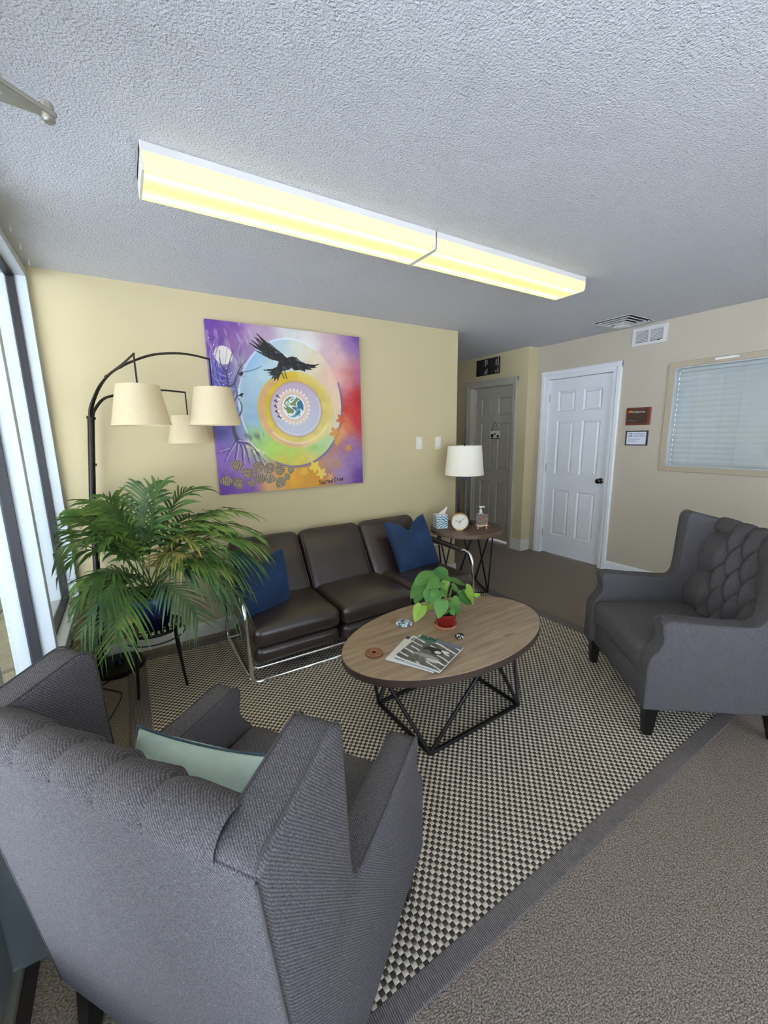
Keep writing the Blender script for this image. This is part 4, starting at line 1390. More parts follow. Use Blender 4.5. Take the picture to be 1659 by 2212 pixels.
# ------------------------------------------------------------------ pothos
PP = Vector((1.715, -1.600, CTZ))
po = thing('potted_pothos', 'small green pothos in a red pot on a terracotta saucer on the coffee table', 'houseplant', PP)
MB().lathe([(0.045, 0), (0.052, 0.002), (0.060, 0.018), (0.064, 0.020), (0.062, 0.022), (0.052, 0.008), (0.001, 0.007)], 36).build('saucer', M['terra'], po, smooth=0.6)
MB().lathe([(0.040, 0.008), (0.043, 0.010), (0.055, 0.070), (0.058, 0.072), (0.058, 0.084), (0.053, 0.084), (0.051, 0.072)], 36, cap=False).build('pot', M['redpot'], po, smooth=0.6)
MB().lathe([(0.051, 0.068), (0.051, 0.074), (0.02, 0.078), (0.001, 0.079)], 24).build('soil', M['soil'], po, smooth=True)
POTHOS = [((1.729, -1.6, 0.736), (1.624, -1.61, 0.777), 1), ((1.588, -1.66, 0.779), (1.464, -1.67, 0.78), 1), ((1.573, -1.72, 0.773), (1.491, -1.73, 0.767), 1), ((1.554, -1.6, 0.724), (1.478, -1.61, 0.684), 1), ((1.567, -1.57, 0.682), (1.525, -1.58, 0.629), 1), ((1.539, -1.68, 0.725), (1.513, -1.69, 0.671), 1), ((1.552, -1.74, 0.738), (1.495, -1.75, 0.693), 1), ((1.537, -1.78, 0.705), (1.507, -1.79, 0.633), 1), ((1.704, -1.6, 0.716), (1.711, -1.61, 0.663), 0), ((1.803, -1.56, 0.674), (1.895, -1.57, 0.644), 1), ((1.757, -1.6, 0.666), (1.808, -1.61, 0.632), 1), ((1.779, -1.63, 0.616), (1.87, -1.64, 0.571), 1), ((1.837, -1.62, 0.642), (1.903, -1.63, 0.569), 2), ((1.864, -1.58, 0.592), (1.937, -1.59, 0.531), 2), ((1.906, -1.62, 0.587), (1.937, -1.63, 0.596), 2), ((1.652, -1.72, 0.656), (1.703, -1.73, 0.583), 1), ((1.625, -1.74, 0.622), (1.646, -1.75, 0.593), 1), ((1.463, -1.72, 0.675), (1.415, -1.73, 0.619), 2), ((1.533, -1.7, 0.65), (1.47, -1.71, 0.65), 2), ((1.752, -1.55, 0.651), (1.728, -1.56, 0.608), 0),
          ((1.73, -1.50, 0.66), (1.79, -1.45, 0.63), 1), ((1.66, -1.50, 0.67), (1.61, -1.45, 0.63), 1), ((1.70, -1.48, 0.71), (1.70, -1.40, 0.69), 1)]
rp = random.Random(4)
camv = Vector((0.351, -3.18, 1.485))
for (b0, t0, kd) in POTHOS:
    b0, t0 = Vector(b0), Vector(t0)
    root = PP + Vector((rp.uniform(-0.025, 0.025), rp.uniform(-0.02, 0.02), 0.076))
    mid = root.lerp(b0, 0.55) + Vector((0, 0, 0.05))
    MB().tube([bez(root, mid, b0, k / 8) for k in range(9)], [0.0028 - 0.0012 * k / 8 for k in range(9)], 6).build('stem', M['pothos0'], po, smooth=True, world=True)
    ax = t0 - b0
    ln = ax.length * 1.12
    ax.normalize()
    nrm = (Vector((0, 0, 1)) * 0.8 + (camv - b0).normalized() * 0.6 + Vector((rp.uniform(-.3, .3), rp.uniform(-.3, .3), 0)))
    nrm = (nrm - ax * nrm.dot(ax)).normalized()
    sd = ax.cross(nrm)

    def leaf(u, v, ax=ax, sd=sd, nrm=nrm, ln=ln, b0=b0):
        s = 2 * u - 1
        hw_ = 0.40 * ln * (math.sin(PI * min(1, v * 0.93 + 0.07) ** 0.62) ** 0.8) * (1 - v * 0.12) + 0.0004
        back = -0.10 * ln * abs(s) * max(0, 1 - v * 5)
        x = v * ln + back
        return b0 + ax * x + sd * (s * hw_) + nrm * (0.20 * hw_ * abs(s) - 0.14 * ln * v * v)
    MB().grid(9, 12, leaf).build('leaf', M['pothos%d' % kd], po, smooth=True, world=True)

# ------------------------------------------------------------------ side table and things on it
ST = (2.975, -0.402)
st = thing('side_table', 'round dark wood side table on black rod legs beside the sofa', 'side table', (ST[0], ST[1], RZ))
n = 72
R_ = 0.33
MB().lathe([(R_ - 0.004, 0.562), (R_, 0.566), (R_, 0.594), (R_ - 0.003, 0.599), (R_ - 0.008, 0.600)], n).build('tabletop', M['sidetop'], st, smooth=0.6)
ft = [(0.24 * math.cos(math.radians(a)), 0.24 * math.sin(math.radians(a))) for a in (-70, 20, 110, 200)]
apx = [(0.26 * math.cos(math.radians(a)), 0.26 * math.sin(math.radians(a))) for a in (-25, 65, 155, 245)]
for i in range(4):
    a, b = ft[i], ft[(i + 1) % 4]
    MB().tube([(a[0], a[1], 0.0105), (b[0], b[1], 0.0105)], 0.008, 8).build('base_rail', M['blackmetal'], st, smooth=0.6)
    for q, off in ((a, -1), (b, 1)):
        dx, dy = b[0] - a[0], b[1] - a[1]
        ln = math.hypot(dx, dy)
        MB().tube([(q[0], q[1], 0.011), (apx[i][0] + off * dx / ln * 0.03, apx[i][1] + off * dy / ln * 0.03, 0.561)], 0.0075, 8).build('leg', M['blackmetal'], st, smooth=0.6)
SZ = 0.6002 + RZ
tl = thing('table_lamp', 'black open frame table lamp with white drum shade on the side table', 'lamp', (3.055, -0.285, SZ), math.radians(-42))
MB().box((-0.085, -0.05, 0), (0.085, 0.05, 0.022)).build('base', M['blackmetal'], tl, bevel=0.002)
MB().slab([-0.062, -0.034, 0.034, 0.062], [0.022, 0.05, 0.43, 0.46], [(1, 1)], -0.016, 0.016, 1).build('post_frame', M['blackmetal'], tl, bevel=0.002)
MB().lathe([(0.010, 0.46), (0.010, 0.50), (0.014, 0.502), (0.014, 0.56), (0.004, 0.565), (0.004, 0.752)], 16).build('stem', M['bronze'], tl, smooth=0.6)
MB().lathe([(0.183, 0.478), (0.158, 0.750), (0.156, 0.750), (0.181, 0.478), (0.183, 0.478)], 64, cap=False).build('lamp_shade', M['drum'], tl, smooth=0.6)
for k in range(3):
    a = k * 2 * PI / 3 + 0.4
    MB().tube([(0, 0, 0.742), (0.157 * math.cos(a), 0.157 * math.sin(a), 0.742)], 0.002, 6).build('shade_spoke', M['bronze'], tl)
MB().lathe([(0.004, 0.752), (0.009, 0.756), (0.010, 0.765), (0.006, 0.772), (0.001, 0.774)], 14).build('finial', M['bronze'], tl, smooth=True)


def tissue_img(u, v):
    s_ = np.sin((v + .10 * np.sin(u * 9 + 1.2 * np.sin(v * 5))) * 34)
    rgb = np.tile(np.array([228., 232., 230.]), (u.size, 1))
    rgb = lay(rgb, sst(-.1, .2, s_), (64, 142, 168))
    rgb = lay(rgb, sst(.6, .8, s_) * (vnoise(u, v, 6, 2) > .5), (40, 96, 130))
    return rgb


tb = thing('tissue_box', 'cube tissue box with blue wave pattern and a tissue pulled up', 'tissue box', (2.775, -0.275, SZ), math.radians(-20))
MB().box((-0.055, -0.055, 0), (0.055, 0.055, 0.125)).build('carton', M['white'], tb, bevel=0.002)
for a in range(4):
    q = painted('printed_side', 0.108, 0.121, 40, 40, tissue_img, M['paint'], tb)
    m_ = Matrix.Rotation(a * PI / 2, 4, 'Z') @ Matrix.Translation((0, -0.0556, 0.0625)) @ Matrix.Rotation(PI / 2, 4, 'X')
    q.data.transform(m_)


def tiss(u, v):
    a = 2 * u - 1
    return (0.008 + a * 0.03 * (1 - 0.75 * v) + 0.055 * v, 0.012 * math.sin(a * 4) * (1 - v) + 0.004, 0.124 + 0.075 * v - 0.012 * abs(a) * v)


MB().grid(9, 9, tiss).build('tissue', M['white'], tb, smooth=True)

ck = thing('desk_clock', 'round cream faced desk clock with pale gold rim beside the tissue box', 'clock', (2.835, -0.475, SZ + 0.083), math.radians(-36))
cm = Matrix.Rotation(math.radians(8), 4, 'X') @ Matrix.Rotation(PI / 2, 4, 'X')
MB().lathe([(0.070, -0.022), (0.080, -0.018), (0.080, 0.018), (0.074, 0.022), (0.0725, 0.017)], 48, mtx=cm, cap=False).build('rim', M['gold'], ck, smooth=0.6)
MB().lathe([(0.071, -0.021), (0.073, 0.014), (0.001, 0.0145)], 48, mtx=cm).build('dial', M['clockface'], ck, smooth=0.6)
for a, l_, w_ in ((160, 0.042, 0.0016), (45, 0.058, 0.0012), (95, 0.022, 0.0016), (-85, 0.03, 0.0006)):
    an = math.radians(a)
    hm = cm @ Matrix.Translation((0, 0, 0.016)) @ Matrix.Rotation(an, 4, 'Z')
    MB().box((-0.008, -w_, 0), (l_, w_, 0.0008), hm).build('hand', M['ink'], ck)
MB().lathe([(0.004, 0.015), (0.004, 0.018)], 12, mtx=cm).build('hub', M['ink'], ck)
for k in range(12):
    hm = cm @ Matrix.Rotation(k * PI / 6, 4, 'Z')
    MB().box((0.060, -0.0008, 0.0146), (0.067, 0.0008, 0.0152), hm).build('hour_mark', M['inkgrey'], ck)
MB().box((-0.03, -0.016, -0.083), (0.03, 0.022, -0.074)).build('foot', M['gold'], ck, bevel=0.002)


def mini_img(u, v):
    n1, n2, n3 = vnoise(u, v, 5, 41), vnoise(u, v, 9, 43), vnoise(u, v, 14, 44)
    rgb = np.tile(np.array([96., 84., 92.]), (u.size, 1))
    rgb = lay(rgb, sst(.5, .62, n1), (186, 60, 40))
    rgb = lay(rgb, sst(.58, .66, n2), (214, 140, 60))
    rgb = lay(rgb, sst(.60, .7, n3), (60, 62, 84))
    rgb = lay(rgb, sst(.70, .78, n2), (70, 110, 60))
    return rgb


es = thing('mini_easel', 'tiny pine easel holding a small red and grey abstract canvas on the side table', 'easel', (3.045, -0.545, SZ), math.radians(-36))
MB().box((-0.055, -0.014, 0.030), (0.055, 0.004, 0.037)).build('ledge', M['easel'], es)
for sx in (-0.040, 0.040):
    MB().tube([(sx, -0.010, 0), (sx * 0.6, 0.014, 0.12)], 0.005, 6).build('leg', M['easel'], es)
MB().tube([(0, 0.060, 0), (0, 0.014, 0.12)], 0.004, 6).build('leg', M['easel'], es)
cvm = Matrix.Translation((0, -0.004, 0.037)) @ Matrix.Rotation(math.radians(-9), 4, 'X')
MB().box((-0.05, -0.002, 0), (0.05, 0.010, 0.10), cvm).build('canvas', M['white'], es)
q = painted('canvas_face', 0.10, 0.10, 40, 40, mini_img, M['paint'], es)
q.data.transform(cvm @ Matrix.Translation((0, -0.0026, 0.05)) @ Matrix.Rotation(PI / 2, 4, 'X'))
pb = thing('pump_bottle', 'small white pump bottle standing behind the mini easel', 'bottle', (3.10, -0.47, SZ), math.radians(-36))
MB().lathe([(0.026, 0), (0.028, 0.004), (0.028, 0.11), (0.024, 0.125), (0.012, 0.135), (0.012, 0.148)], 24).build('bottle', M['white'], pb, smooth=0.6)
MB().lathe([(0.014, 0.146), (0.014, 0.160), (0.005, 0.162), (0.005, 0.182)], 16).build('collar', M['white'], pb, smooth=0.6)
MB().rbox((0.010, 0, 0.188), (0.026, 0.009, 0.007), 0.005, n=3, m=2).build('pump_head', M['white'], pb, smooth=True)

# ------------------------------------------------------------------ arc floor lamp
LB = (0.155, -0.165)
fl = thing('arc_floor_lamp', 'dark bronze floor lamp with three arched arms and cream shades in the corner', 'floor lamp', (LB[0], LB[1], 0))
MB().lathe([(0.150, 0), (0.152, 0.004), (0.152, 0.028), (0.147, 0.033), (0.03, 0.036), (0.022, 0.06)], 56, cap=True).build('base', M['blackmetal'], fl, smooth=0.5)
MB().tube([(0.060, -0.115, 0.030), (0.072, -0.112, 0.20), (0.092, -0.11, 0.45), (0.10, -0.108, 0.52)], [0.030, 0.021, 0.018, 0.0165], 16).build('pole', M['bronze'], fl, smooth=0.6, world=True)
MB().tube([(0.098, -0.108, 0.50), (0.135, -0.103, 1.05), (0.196, -0.10, 1.605)], 0.0185, 16).build('pole', M['bronze'], fl, smooth=0.6, world=True)
MB().tube([(0.1955, -0.10, 1.60), (0.1985, -0.10, 1.615)], 0.024, 16).build('collar', M['bronze'], fl, smooth=0.6, world=True)
A2 = [[0.198, -0.1, 1.610], [0.206, -0.107, 1.66], [0.228, -0.132, 1.716], [0.269, -0.178, 1.79], [0.328, -0.243, 1.855], [0.416, -0.334, 1.902], [0.531, -0.458, 1.936], [0.637, -0.568, 1.937], [0.715, -0.659, 1.919], [0.784, -0.75, 1.889]]
A1 = [[0.192, -0.105, 1.610], [0.200, -0.115, 1.66], [0.224, -0.145, 1.715], [0.265, -0.208, 1.785], [0.324, -0.335, 1.838], [0.388, -0.545, 1.866], [0.439, -0.75, 1.889]]
A3 = [[0.204, -0.098, 1.610], [0.217, -0.1, 1.650], [0.266, -0.106, 1.714], [0.323, -0.118, 1.739], [0.462, -0.13, 1.762], [0.588, -0.142, 1.779], [0.722, -0.16, 1.769]]
SHADES = [(A2, 0.784, -0.75, 1.545, 1.742), (A1, 0.437, -0.75, 1.545, 1.742), (A3, 0.722, -0.16, 1.444, 1.622)]
for arm, sx, sy, z0, z1 in SHADES:
    pth = smoothpath(arm, 6)
    k = len(pth)
    am = MB().tube(pth, [0.0095 - 0.0045 * i / k for i in range(k)], 10).build('arm', M['bronze'], fl, smooth=0.8, world=True)
    MB().tube([(sx, sy, arm[-1][2] + 0.004), (sx, sy, z1 - 0.01)], 0.0042, 8).build('drop_rod', M['bronze'], am, smooth=0.6, world=True)
    b = MB().lathe([(0.134, 0), (0.095, z1 - z0), (0.0935, z1 - z0), (0.1325, 0), (0.134, 0)], 56, c=(sx, sy, z0), cap=False)
    sh = b.build('lamp_shade', M['shade'], fl, smooth=0.6, world=True)
    for q in range(3):
        a = q * 2 * PI / 3
        MB().tube([(sx, sy, z1 - 0.012), (sx + 0.094 * math.cos(a), sy + 0.094 * math.sin(a), z1 - 0.006)], 0.0018, 6).build('shade_spoke', M['bronze'], sh, world=True)
    MB().lathe([(0.016, z1 - z0 - 0.07), (0.016, z1 - z0 - 0.015), (0.006, z1 - z0 - 0.008)], 14, c=(sx, sy, z0)).build('socket', M['bronze'], sh, smooth=0.6, world=True)
    MB().lathe([(0.001, 0.055), (0.016, 0.060), (0.028, 0.080), (0.026, 0.100), (0.014, z1 - z0 - 0.068)], 16, c=(sx, sy, z0)).build('bulb', M['white'], sh, smooth=True, world=True)
for (a, b) in (((0.178, -0.106, 1.592), (0.190, -0.101, 1.594)), ((0.166, -0.10, 1.33), (0.190, -0.105, 1.325)), ((0.30, -0.215, 1.835), (0.312, -0.225, 1.843)), ((0.375, -0.29, 1.884), (0.388, -0.303, 1.890))):
    MB().tube([a, b], 0.0085, 10).build('knob', M['bronze'], fl, smooth=0.6, world=True)
crd = smoothpath([(0.10, -0.315, 0.004), (0.06, -0.36, 0.004), (0.10, -0.42, 0.004), (0.150, -0.475, 0.004), (0.168, -0.515, 0.004), (0.155, -0.60, 0.004), (0.115, -0.73, 0.004), (0.095, -0.79, 0.004), (0.06, -0.90, 0.004), (0.02, -1.0, 0.004)], 6)
MB().tube(crd, 0.0032, 6).build('cord', M['blackmetal'], fl, smooth=True, world=True)

# ------------------------------------------------------------------ plant stand and palm
PS = (0.378, -0.515)
ps = thing('plant_stand', 'black wrought iron plant stand with round slatted top under the palm', 'plant stand', (PS[0], PS[1], RZ))
PZ = 0.375
ring = lambda r, z, n=40: [(r * math.cos(2 * PI * k / n), r * math.sin(2 * PI * k / n), z) for k in range(n)]
MB().tube(ring(0.148, PZ - 0.008), 0.0095, 8, closed=True).build('top_rim', M['blackmetal'], ps, smooth=True)
for k in range(-4, 5):
    d = k * 0.031
    hl = math.sqrt(0.146 ** 2 - d * d)
    MB().box((d - 0.009, -hl, PZ - 0.012), (d + 0.009, hl, PZ - 0.006)).build('slat', M['blackmetal'], ps)
for k in (-1, 1):
    MB().box((-0.13, k * 0.055 - 0.008, PZ - 0.016), (0.13, k * 0.055 + 0.008, PZ - 0.012)).build('cross_bar', M['blackmetal'], ps)
MB().tube(ring(0.160, PZ - 0.055), 0.0040, 8, closed=True).build('lower_ring', M['blackmetal'], ps, smooth=True)
for sx in (-1, 1):
    for sy in (-1, 1):
        foot_z = 0.0
        MB().tube([(sx * 0.105, sy * 0.100, PZ - 0.012), (sx * 0.112, sy * 0.105, 0.20), (sx * 0.118, sy * 0.112, 0.10), (sx * 0.128, sy * 0.125, foot_z)], [0.0075, 0.0085, 0.0085, 0.007], 10).build('leg', M['blackmetal'], ps, smooth=0.6)

PB = Vector((PS[0] + 0.002, PS[1] + 0.005, RZ + PZ - 0.006))
pl = thing('potted_palm', 'leafy green parlour palm in a blue glazed pot on the iron stand', 'houseplant', PB)
MB().lathe([(0.060, 0.0), (0.075, 0.002), (0.098, 0.05), (0.112, 0.11), (0.115, 0.155), (0.108, 0.185), (0.104, 0.196), (0.112, 0.205), (0.113, 0.214), (0.104, 0.217), (0.098, 0.205), (0.098, 0.185)], 48, cap=False).build('pot', M['glaze'], pl, smooth=0.7)
MB().lathe([(0.060, 0.0), (0.06, 0.004)], 32).build('pot_base', M['glaze'], pl)
MB().lathe([(0.098, 0.180), (0.098, 0.188), (0.05, 0.196), (0.001, 0.198)], 32).build('soil', M['soil'], pl, smooth=True)
TIPS = [(-0.02, -0.55, 1.011, 0), (0.04, -0.45, 1.068, 0), (0.0, -0.62, 0.854, 0), (0.03, -0.75, 0.96, 0), (0.09, -0.3, 1.051, 0), (0.10, -0.28, 1.089, 1), (0.192, -0.4, 1.132, 0), (0.248, -0.35, 1.146, 1), (0.497, -0.45, 1.213, 0), (0.660, -0.4, 1.166, 0), (0.43, -0.36, 1.19, 2),
        (0.958, -0.45, 0.997, 1), (0.96, -0.60, 0.900, 1), (0.965, -0.70, 0.83, 1), (0.95, -0.76, 0.74, 0), (0.866, -0.7, 0.651, 1), (0.839, -0.8, 0.549, 2), (0.789, -0.78, 0.488, 2), (0.585, -0.86, 0.494, 2),
        (0.204, -0.85, 0.470, 1), (0.089, -0.75, 0.426, 2), (0.047, -0.75, 0.497, 2), (0.024, -0.55, 0.631, 0), (0.05, -0.4, 0.683, 1), (0.09, -0.72, 0.74, 0), (0.86, -0.30, 0.84, 0), (0.74, -0.22, 0.95, 0), (0.55, -0.78, 0.84, 3), (0.62, -0.66, 0.90, 3), (0.70, -0.74, 0.74, 1), (0.17, -0.80, 0.70, 0), (0.80, -0.55, 0.93, 1), (0.20, -0.62, 0.96, 1)]
rp = random.Random(11)
soil = PB + Vector((0, 0, 0.192))
for (tx, ty, tz, kd) in TIPS:
    base = soil + Vector((rp.uniform(-0.035, 0.035), rp.uniform(-0.035, 0.035), 0))
    tip = Vector((tx, ty, tz))
    d = tip - base
    hor = Vector((d.x, d.y, 0))
    ctrl = base + hor * (0.42 if tz < 0.95 else 0.36) + Vector((0, 0, max(0.05, d.z) * 0.55 + 0.22 + 0.10 * (hor.length > 0.4)))
    if hor.length < 0.2:
        ctrl = base + hor * 0.3 + Vector((0, 0, d.z * 0.7))
    ns = 21
    pts = [bez(base, ctrl, tip, k / ns) for k in range(ns + 1)]
    L = sum((pts[k + 1] - pts[k]).length for k in range(ns))
    vs, fs = [], []
    sides = []
    for k, p in enumerate(pts):
        t = (pts[min(k + 1, ns)] - pts[max(k - 1, 0)]).normalized()
        sd = t.cross(Vector((0, 0, 1)))
        if sd.length < 1e-3:
            sd = Vector((1, 0, 0))
        sd.normalize()
        up = sd.cross(t)
        r = 0.0042 * (1 - 0.75 * k / ns)
        vs += [p - sd * r, p + up * r * 0.8, p + sd * r, p - up * r * 0.8]
        sides.append((t, sd, up))
    for k in range(ns):
        for q in range(4):
            fs.append((k * 4 + q, k * 4 + (q + 1) % 4, k * 4 + 4 + (q + 1) % 4, k * 4 + 4 + q))
    fs.append((0, 1, 2, 3))
    k0 = int(ns * 0.30)
    for k in range(k0, ns):
        v = (k - k0) / (ns - k0)
        t, sd, up = sides[k]
        for sg, c0 in ((-1, 0), (1, 2)):
            ll = (0.07 + 0.145 * math.sin(PI * min(1, 0.12 + 0.80 * v)) ** 0.8) * rp.uniform(0.85, 1.15) * min(1.15, 0.55 + L)
            fw = 0.55 + 0.75 * v
            dr = (sd * sg + t * fw + up * rp.uniform(-0.02, 0.30)).normalized()
            wd = rp.uniform(0.0085, 0.0115)
            a, b = k * 4 + c0, k * 4 + 4 + c0
            i0 = len(vs)
            p0 = pts[k].lerp(pts[k + 1], 0.5)
            droop = rp.uniform(0.25, 0.55)
            for s_, ww in ((0.22, 0.85), (0.48, 1.0), (0.80, 0.55)):
                q = p0 + dr * (ll * s_) + Vector((0, 0, -droop * ll * s_ * s_))
                vs += [q - t * wd * ww, q + t * wd * ww]
            vs.append(p0 + dr * ll + Vector((0, 0, -droop * ll * 1.05)))
            fs += [(a, b, i0 + 1, i0), (i0, i0 + 1, i0 + 3, i0 + 2), (i0 + 2, i0 + 3, i0 + 5, i0 + 4), (i0 + 4, i0 + 5, i0 + 6)]
    # keep clear of the window frame and wall
    vs = [Vector((max(v.x, -0.002), min(v.y, -0.012), v.z)) for v in vs]
    MB().add(vs, fs).build('frond', M['palm%d' % kd], pl, smooth=0.8, world=True)

# ------------------------------------------------------------------ ceiling fixtures
def ceiling_light(label, x0, x1):
    YC = -1.355
    t = thing('ceiling_light', label, 'ceiling light', ((x0 + x1) / 2, YC, H), 0, 'fluorescent ceiling lights in a row')
    hx = (x1 - x0) / 2 - 0.002
    MB().box((-hx, -0.112, -0.030), (hx, 0.112, 0)).build('housing', M['vent'], t, bevel=0.003)
    prof = [(-0.110, -0.022), (-0.113, -0.040), (-0.110, -0.072), (-0.102, -0.082), (0.102, -0.082), (0.110, -0.072), (0.113, -0.040), (0.110, -0.022)]
    MB().prism(prof, -hx + 0.008, hx - 0.008, 0).build('diffuser', M['lens'], t)
    for sg in (-1, 1):
        MB().prism([(y * 1.015, z * 1.015) for y, z in prof] + [(0.112, -0.001), (-0.112, -0.001)], sg * (hx - 0.008), sg * hx, 0).build('end_cap', M['ivory'], t)
    return t


ceiling_light('fluorescent strip light nearer the windows, yellow lens lit', 0.500, 1.740)
ceiling_light('fluorescent strip light nearer the white door, yellow lens lit', 1.744, 2.962)

# stepped square air diffuser in the ceiling
cvn = thing('ceiling_vent', 'square grey stepped air diffuser in the ceiling by the wall', 'vent', (4.285, -0.985, H))
for k in range(5):
    ho = 0.205 - 0.034 * k
    z0 = -0.006 - 0.009 * k
    vs, fs = [], []
    for (hh, zz) in ((ho, z0), (ho, z0 - 0.003), (ho - 0.007, z0 - 0.003), (ho - 0.021, z0 + 0.014), (ho - 0.023, z0 + 0.014), (ho - 0.010, z0)):
        vs += [(-hh, -hh * 0.86, zz), (hh, -hh * 0.86, zz), (hh, hh * 0.86, zz), (-hh, hh * 0.86, zz)]
    for q in range(6):
        for s_ in range(4):
            a, b = q * 4, ((q + 1) % 6) * 4
            fs.append((a + s_, a + (s_ + 1) % 4, b + (s_ + 1) % 4, b + s_))
    MB().add(vs, fs).build('louver', M['vent'], cvn)
MB().add([(-0.055, -0.047, -0.052), (0.055, -0.047, -0.052), (0.055, 0.047, -0.052), (-0.055, 0.047, -0.052), (0, 0, -0.062), (-0.05, -0.043, -0.012), (0.05, -0.043, -0.012), (0.05, 0.043, -0.012), (-0.05, 0.043, -0.012)],
         [(0, 1, 4), (1, 2, 4), (2, 3, 4), (3, 0, 4), (0, 5, 6, 1), (1, 6, 7, 2), (2, 7, 8, 3), (3, 8, 5, 0), (5, 8, 7, 6)]).build('centre_plate', M['vent'], cvn)
MB().box((-0.19, -0.16, -0.003), (0.19, 0.16, 0.0)).build('duct_shade', M['dark'], cvn)  # flat dark sheet standing in for the shade between the louvers
MB().lathe([(0.001, -0.032), (0.006, -0.030), (0.006, -0.022)], 10, c=(0.13, -0.16, 0.01)).build('screw', M['white'], cvn)

# wall return grille
gv = thing('wall_vent', 'white louvred air grille high on the wall above the framed plaques', 'vent', (XR, -1.078, 2.335))
MB().slab([-0.152, -0.118, -0.009, 0.009, 0.118, 0.152], [-0.080, -0.052, 0.052, 0.080], [(1, 1), (3, 1)], -0.010, 0.0, 0).build('frame', M['vent'], gv, bevel=0.002)
MB().box((-0.0015, -0.120, -0.054), (-0.0005, 0.120, 0.054)).build('duct_shade', M['dark'], gv)  # thin dark sheet behind the slats, painted in place of shade
for yc in (-0.0635, 0.0635):
    for k in range(8):
        z_ = -0.044 + k * 0.0126
        MB().box((-0.009, yc - 0.0555, -0.0012), (0.004, yc + 0.0555, 0.0012), Matrix.Translation((-0.003, 0, z_)) @ Matrix.Rotation(math.radians(38), 4, 'Y')).build('slat', M['vent'], gv)
MB().box((-0.016, -0.092, -0.060), (-0.008, -0.084, -0.050)).build('lever', M['dark'], gv)


# switches, outlet
def switch(label, x, z):
    t = thing('light_switch', label, 'light switch', (x, 0, z), 0, 'switch plates on the end of the wall')
    MB().box((-0.036, -0.006, -0.060), (0.036, 0, 0.060)).build('plate', M['ivory'], t, bevel=0.003)
    MB().box((-0.017, -0.009, -0.034), (0.017, -0.005, 0.034)).build('rocker', M['white'], t, bevel=0.002)


switch('cream wall switch plate nearer the painting', 2.736, 1.388)
switch('cream wall switch plate nearer the wall corner, above the table lamp', 2.963, 1.386)
ol = thing('wall_outlet', 'white wall outlet low behind the sofa end and side table', 'outlet', (2.955, 0, 0.40))
MB().box((-0.036, -0.006, -0.058), (0.036, 0, 0.058)).build('plate', M['white'], ol, bevel=0.003)
for zz in (-0.021, 0.021):
    MB().rbox((0, -0.006, zz), (0.016, 0.002, 0.013), 0.002, n=2, m=2).build('socket', M['ivory'], ol)

# framed notices on the wall
p1 = thing('plaque', 'brown wooden plaque with orange emblem and pale script, upper of the two frames', 'plaque', (XR, -1.049, 1.604))
MB().box((-0.016, -0.114, -0.083), (0, 0.114, 0.083)).build('board', M['mahog'], p1, bevel=0.006)
MB().box((-0.0175, -0.086, -0.066), (-0.0155, 0.090, 0.066)).build('plate', M['plaque'], p1)
text('lettering', 'TheJourney', 0.027, facing_x(-0.008, 0.042, -0.0180), M['inkwhite'], p1, shear=0.25, sx=0.9)
for k, (y_, w_) in enumerate(((0.012, 0.055), (-0.012, 0.10), (-0.034, 0.04), (-0.044, 0.08))):
    MB().box((-0.0180, 0.080 - w_, y_), (-0.0174, 0.080, y_ + 0.0035)).build('print_line', M['tableedge'] if k < 2 else M['inkgrey'], p1)
arc = [(0.020 * math.cos(a * PI / 10) + 0.068, 0.020 * math.sin(a * PI / 10) + 0.034) for a in range(11)] + [(0.009 * math.cos(a * PI / 10) + 0.068, 0.009 * math.sin(a * PI / 10) + 0.034) for a in range(10, -1, -1)]
MB().prism(arc, -0.0182, -0.0174, 0).build('emblem', M['amber'], p1)
p2 = thing('certificate', 'white certificate in a thin black frame, lower of the two frames', 'framed certificate', (XR, -1.053, 1.397))
MB().slab([-0.102, -0.090, 0.093, 0.102], [-0.070, -0.061, 0.061, 0.070], [(1, 1)], -0.016, 0, 0).build('frame', M['plblack'], p2, bevel=0.002)
MB().box((-0.008, -0.092, -0.063), (-0.001, 0.095, 0.063)).build('paper', M['cert'], p2)
rg = [(0.019 * math.cos(a * PI / 12) + 0.062, 0.019 * math.sin(a * PI / 12) + 0.030) for a in range(3, 24)] + [(0.010 * math.cos(a * PI / 12) + 0.062, 0.010 * math.sin(a * PI / 12) + 0.030) for a in range(23, 2, -1)]
MB().prism(rg, -0.0088, -0.0078, 0).build('emblem', M['inkgrey'], p2)
for y_, a, b in ((0.040, 0.035, -0.070), (0.020, 0.035, -0.070), (-0.008, 0.078, -0.035), (-0.026, 0.078, 0.0)):
    x_ = a
    rl = random.Random(int(y_ * 1000) + 77)
    words = []
    while x_ > b:
        w_ = rl.uniform(0.010, 0.026)
        words.append((max(b, x_ - w_), x_))
        x_ -= w_ + 0.004
    mb = MB()
    for (c0, c1) in words:
        mb.box((-0.0086, c0, y_ - 0.0035), (-0.0079, c1, y_ + 0.0035 * (1.0 if y_ > 0 else 0.2)))
    q = mb.build('print_line', M['inkgrey'], p2)
    q['kind'] = 'stuff'

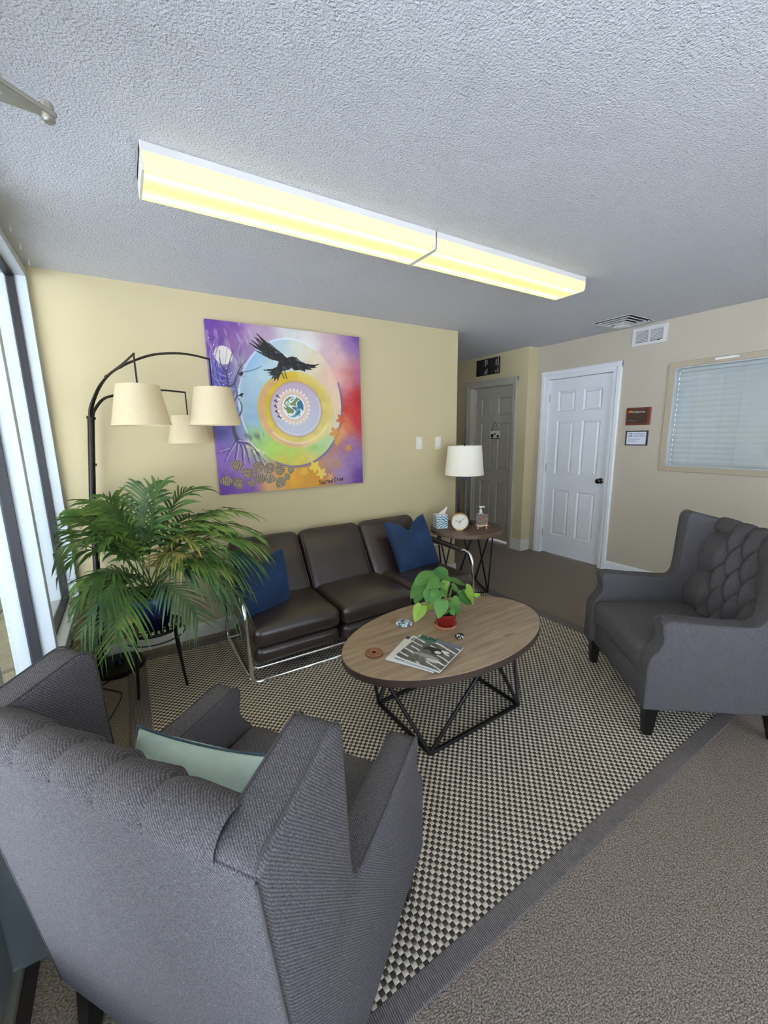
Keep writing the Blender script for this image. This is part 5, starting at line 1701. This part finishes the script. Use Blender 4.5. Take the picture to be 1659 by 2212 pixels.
# dark sign above the hall door, small white columns of letters
sg = thing('door_sign', 'dark rectangular sign with columns of tiny white letters above the hall door', 'sign', (XJ, 0.778, 2.30))
MB().box((-0.014, -0.20, -0.100), (0, 0.20, 0.100)).build('board', M['signdark'], sg, bevel=0.003)
MB().box((-0.0155, -0.035, -0.098), (-0.0138, -0.031, 0.098)).build('groove', M['ink'], sg)
rl = random.Random(5)
for yy, segs in ((0.040, ((-0.090, -0.045), (0.010, 0.082))), (0.010, ((-0.092, -0.030), (0.030, 0.080))), (-0.145, ((-0.085, -0.055), (0.005, 0.070))), (-0.178, ((-0.085, -0.030), (-0.010, 0.082)))):
    mb = MB()
    for z0, z1 in segs:
        z_ = z0
        while z_ < z1:
            hgt = rl.uniform(0.006, 0.010)
            mb.box((-0.0146, yy - 0.008, z_), (-0.0139, yy + 0.008, z_ + hgt))
            z_ += hgt + 0.003
    q = mb.build('lettering', M['inkwhite'], sg)
    q['kind'] = 'stuff'

# little hanging ornament on the hall door
xo = XJ + 0.099
on = thing('door_ornament', 'small white plaque with dark shapes hanging by a cord on the hall door', 'ornament', (xo, 0.715, 1.44))
MB().box((-0.010, -0.085, -0.05), (-0.002, 0.080, 0.052)).build('plaque', M['ivory'], on, bevel=0.003)
MB().tube([(-0.006, -0.075, 0.05), (-0.006, 0.0, 0.175), (-0.006, 0.070, 0.05)], 0.0028, 6).build('cord', M['bronze'], on)
MB().lathe([(0.008, 0), (0.010, 0.004), (0.004, 0.010)], 12, mtx=Matrix.Translation((0.0, 0.0, 0.178)) @ Matrix.Rotation(-PI / 2, 4, 'Y')).build('hook', M['white'], on)
for (y_, z_, r_) in ((0.045, -0.012, 0.026), (0.0, 0.012, 0.014), (-0.055, -0.018, 0.02)):
    MB().lathe([(r_, 0), (r_ * 0.9, 0.003), (0.001, 0.004)], 16, mtx=Matrix.Translation((-0.010, y_, z_)) @ Matrix.Rotation(-PI / 2, 4, 'Y')).build('painted_shape', M['ink'], on)
MB().box((-0.012, -0.085, -0.052), (-0.002, 0.080, -0.044)).build('lower_edge', M['bronze'], on)

# door closer arm reaching in from the glass door head
dc = thing('door_closer', 'grey metal door closer arm reaching in under the ceiling by the windows', 'door closer', (-0.06, -2.35, 2.12))
MB().rbox((0.01, 0.0, 0.0), (0.03, 0.12, 0.028), 0.008, n=3, m=2).build('body', M['alu'], dc, smooth=0.8)
E1 = Vector((0.306, -2.060, 2.10))
for (p0, p1, w0, w1, dz) in ((Vector((-0.03, -2.31, 2.10)), E1, 0.016, 0.013, 0.0), (Vector((-0.06, -2.06, 2.118)), E1 + Vector((0, 0.004, 0)), 0.016, 0.014, 0.010)):
    dd = (p1 - p0).normalized()
    nn = dd.cross(Vector((0, 0, 1))).normalized()
    vs = []
    for p, w in ((p0, w0), (p1, w1)):
        for s1, s2 in ((-1, -1), (1, -1), (1, 1), (-1, 1)):
            vs.append(p + nn * s1 * w + Vector((0, 0, s2 * 0.005 + dz)))
    MB().add(vs, [(0, 1, 2, 3), (7, 6, 5, 4), (0, 4, 5, 1), (1, 5, 6, 2), (2, 6, 7, 3), (3, 7, 4, 0)]).build('arm', M['alu'], dc, bevel=0.003, world=True)
MB().lathe([(0.008, -0.012), (0.011, -0.009), (0.011, 0.018), (0.008, 0.021)], 18, c=tuple(E1 - Vector((0.008, 0.003, 0)))).build('elbow_pin', M['alu'], dc, smooth=0.6, world=True)

# three small hooks at the ceiling edge above the glazing
for i, y_ in enumerate((-0.13, -0.345, -0.56)):
    hk = MB().tube(smoothpath([(0.026, y_, H + 0.002), (0.026, y_, 2.42), (0.026, y_ - 0.006, 2.408), (0.026, y_ - 0.016, 2.406), (0.026, y_ - 0.020, 2.418)], 4), 0.0028, 8).build('ceiling_hook', M['white'], smooth=True)
    tag(hk, ('small white ceiling hook in the corner above the floor lamp', 'middle one of three small white ceiling hooks above the glazing', 'small white ceiling hook farthest from the corner, above the glazing')[i], 'hook', 'hooks along the ceiling edge')
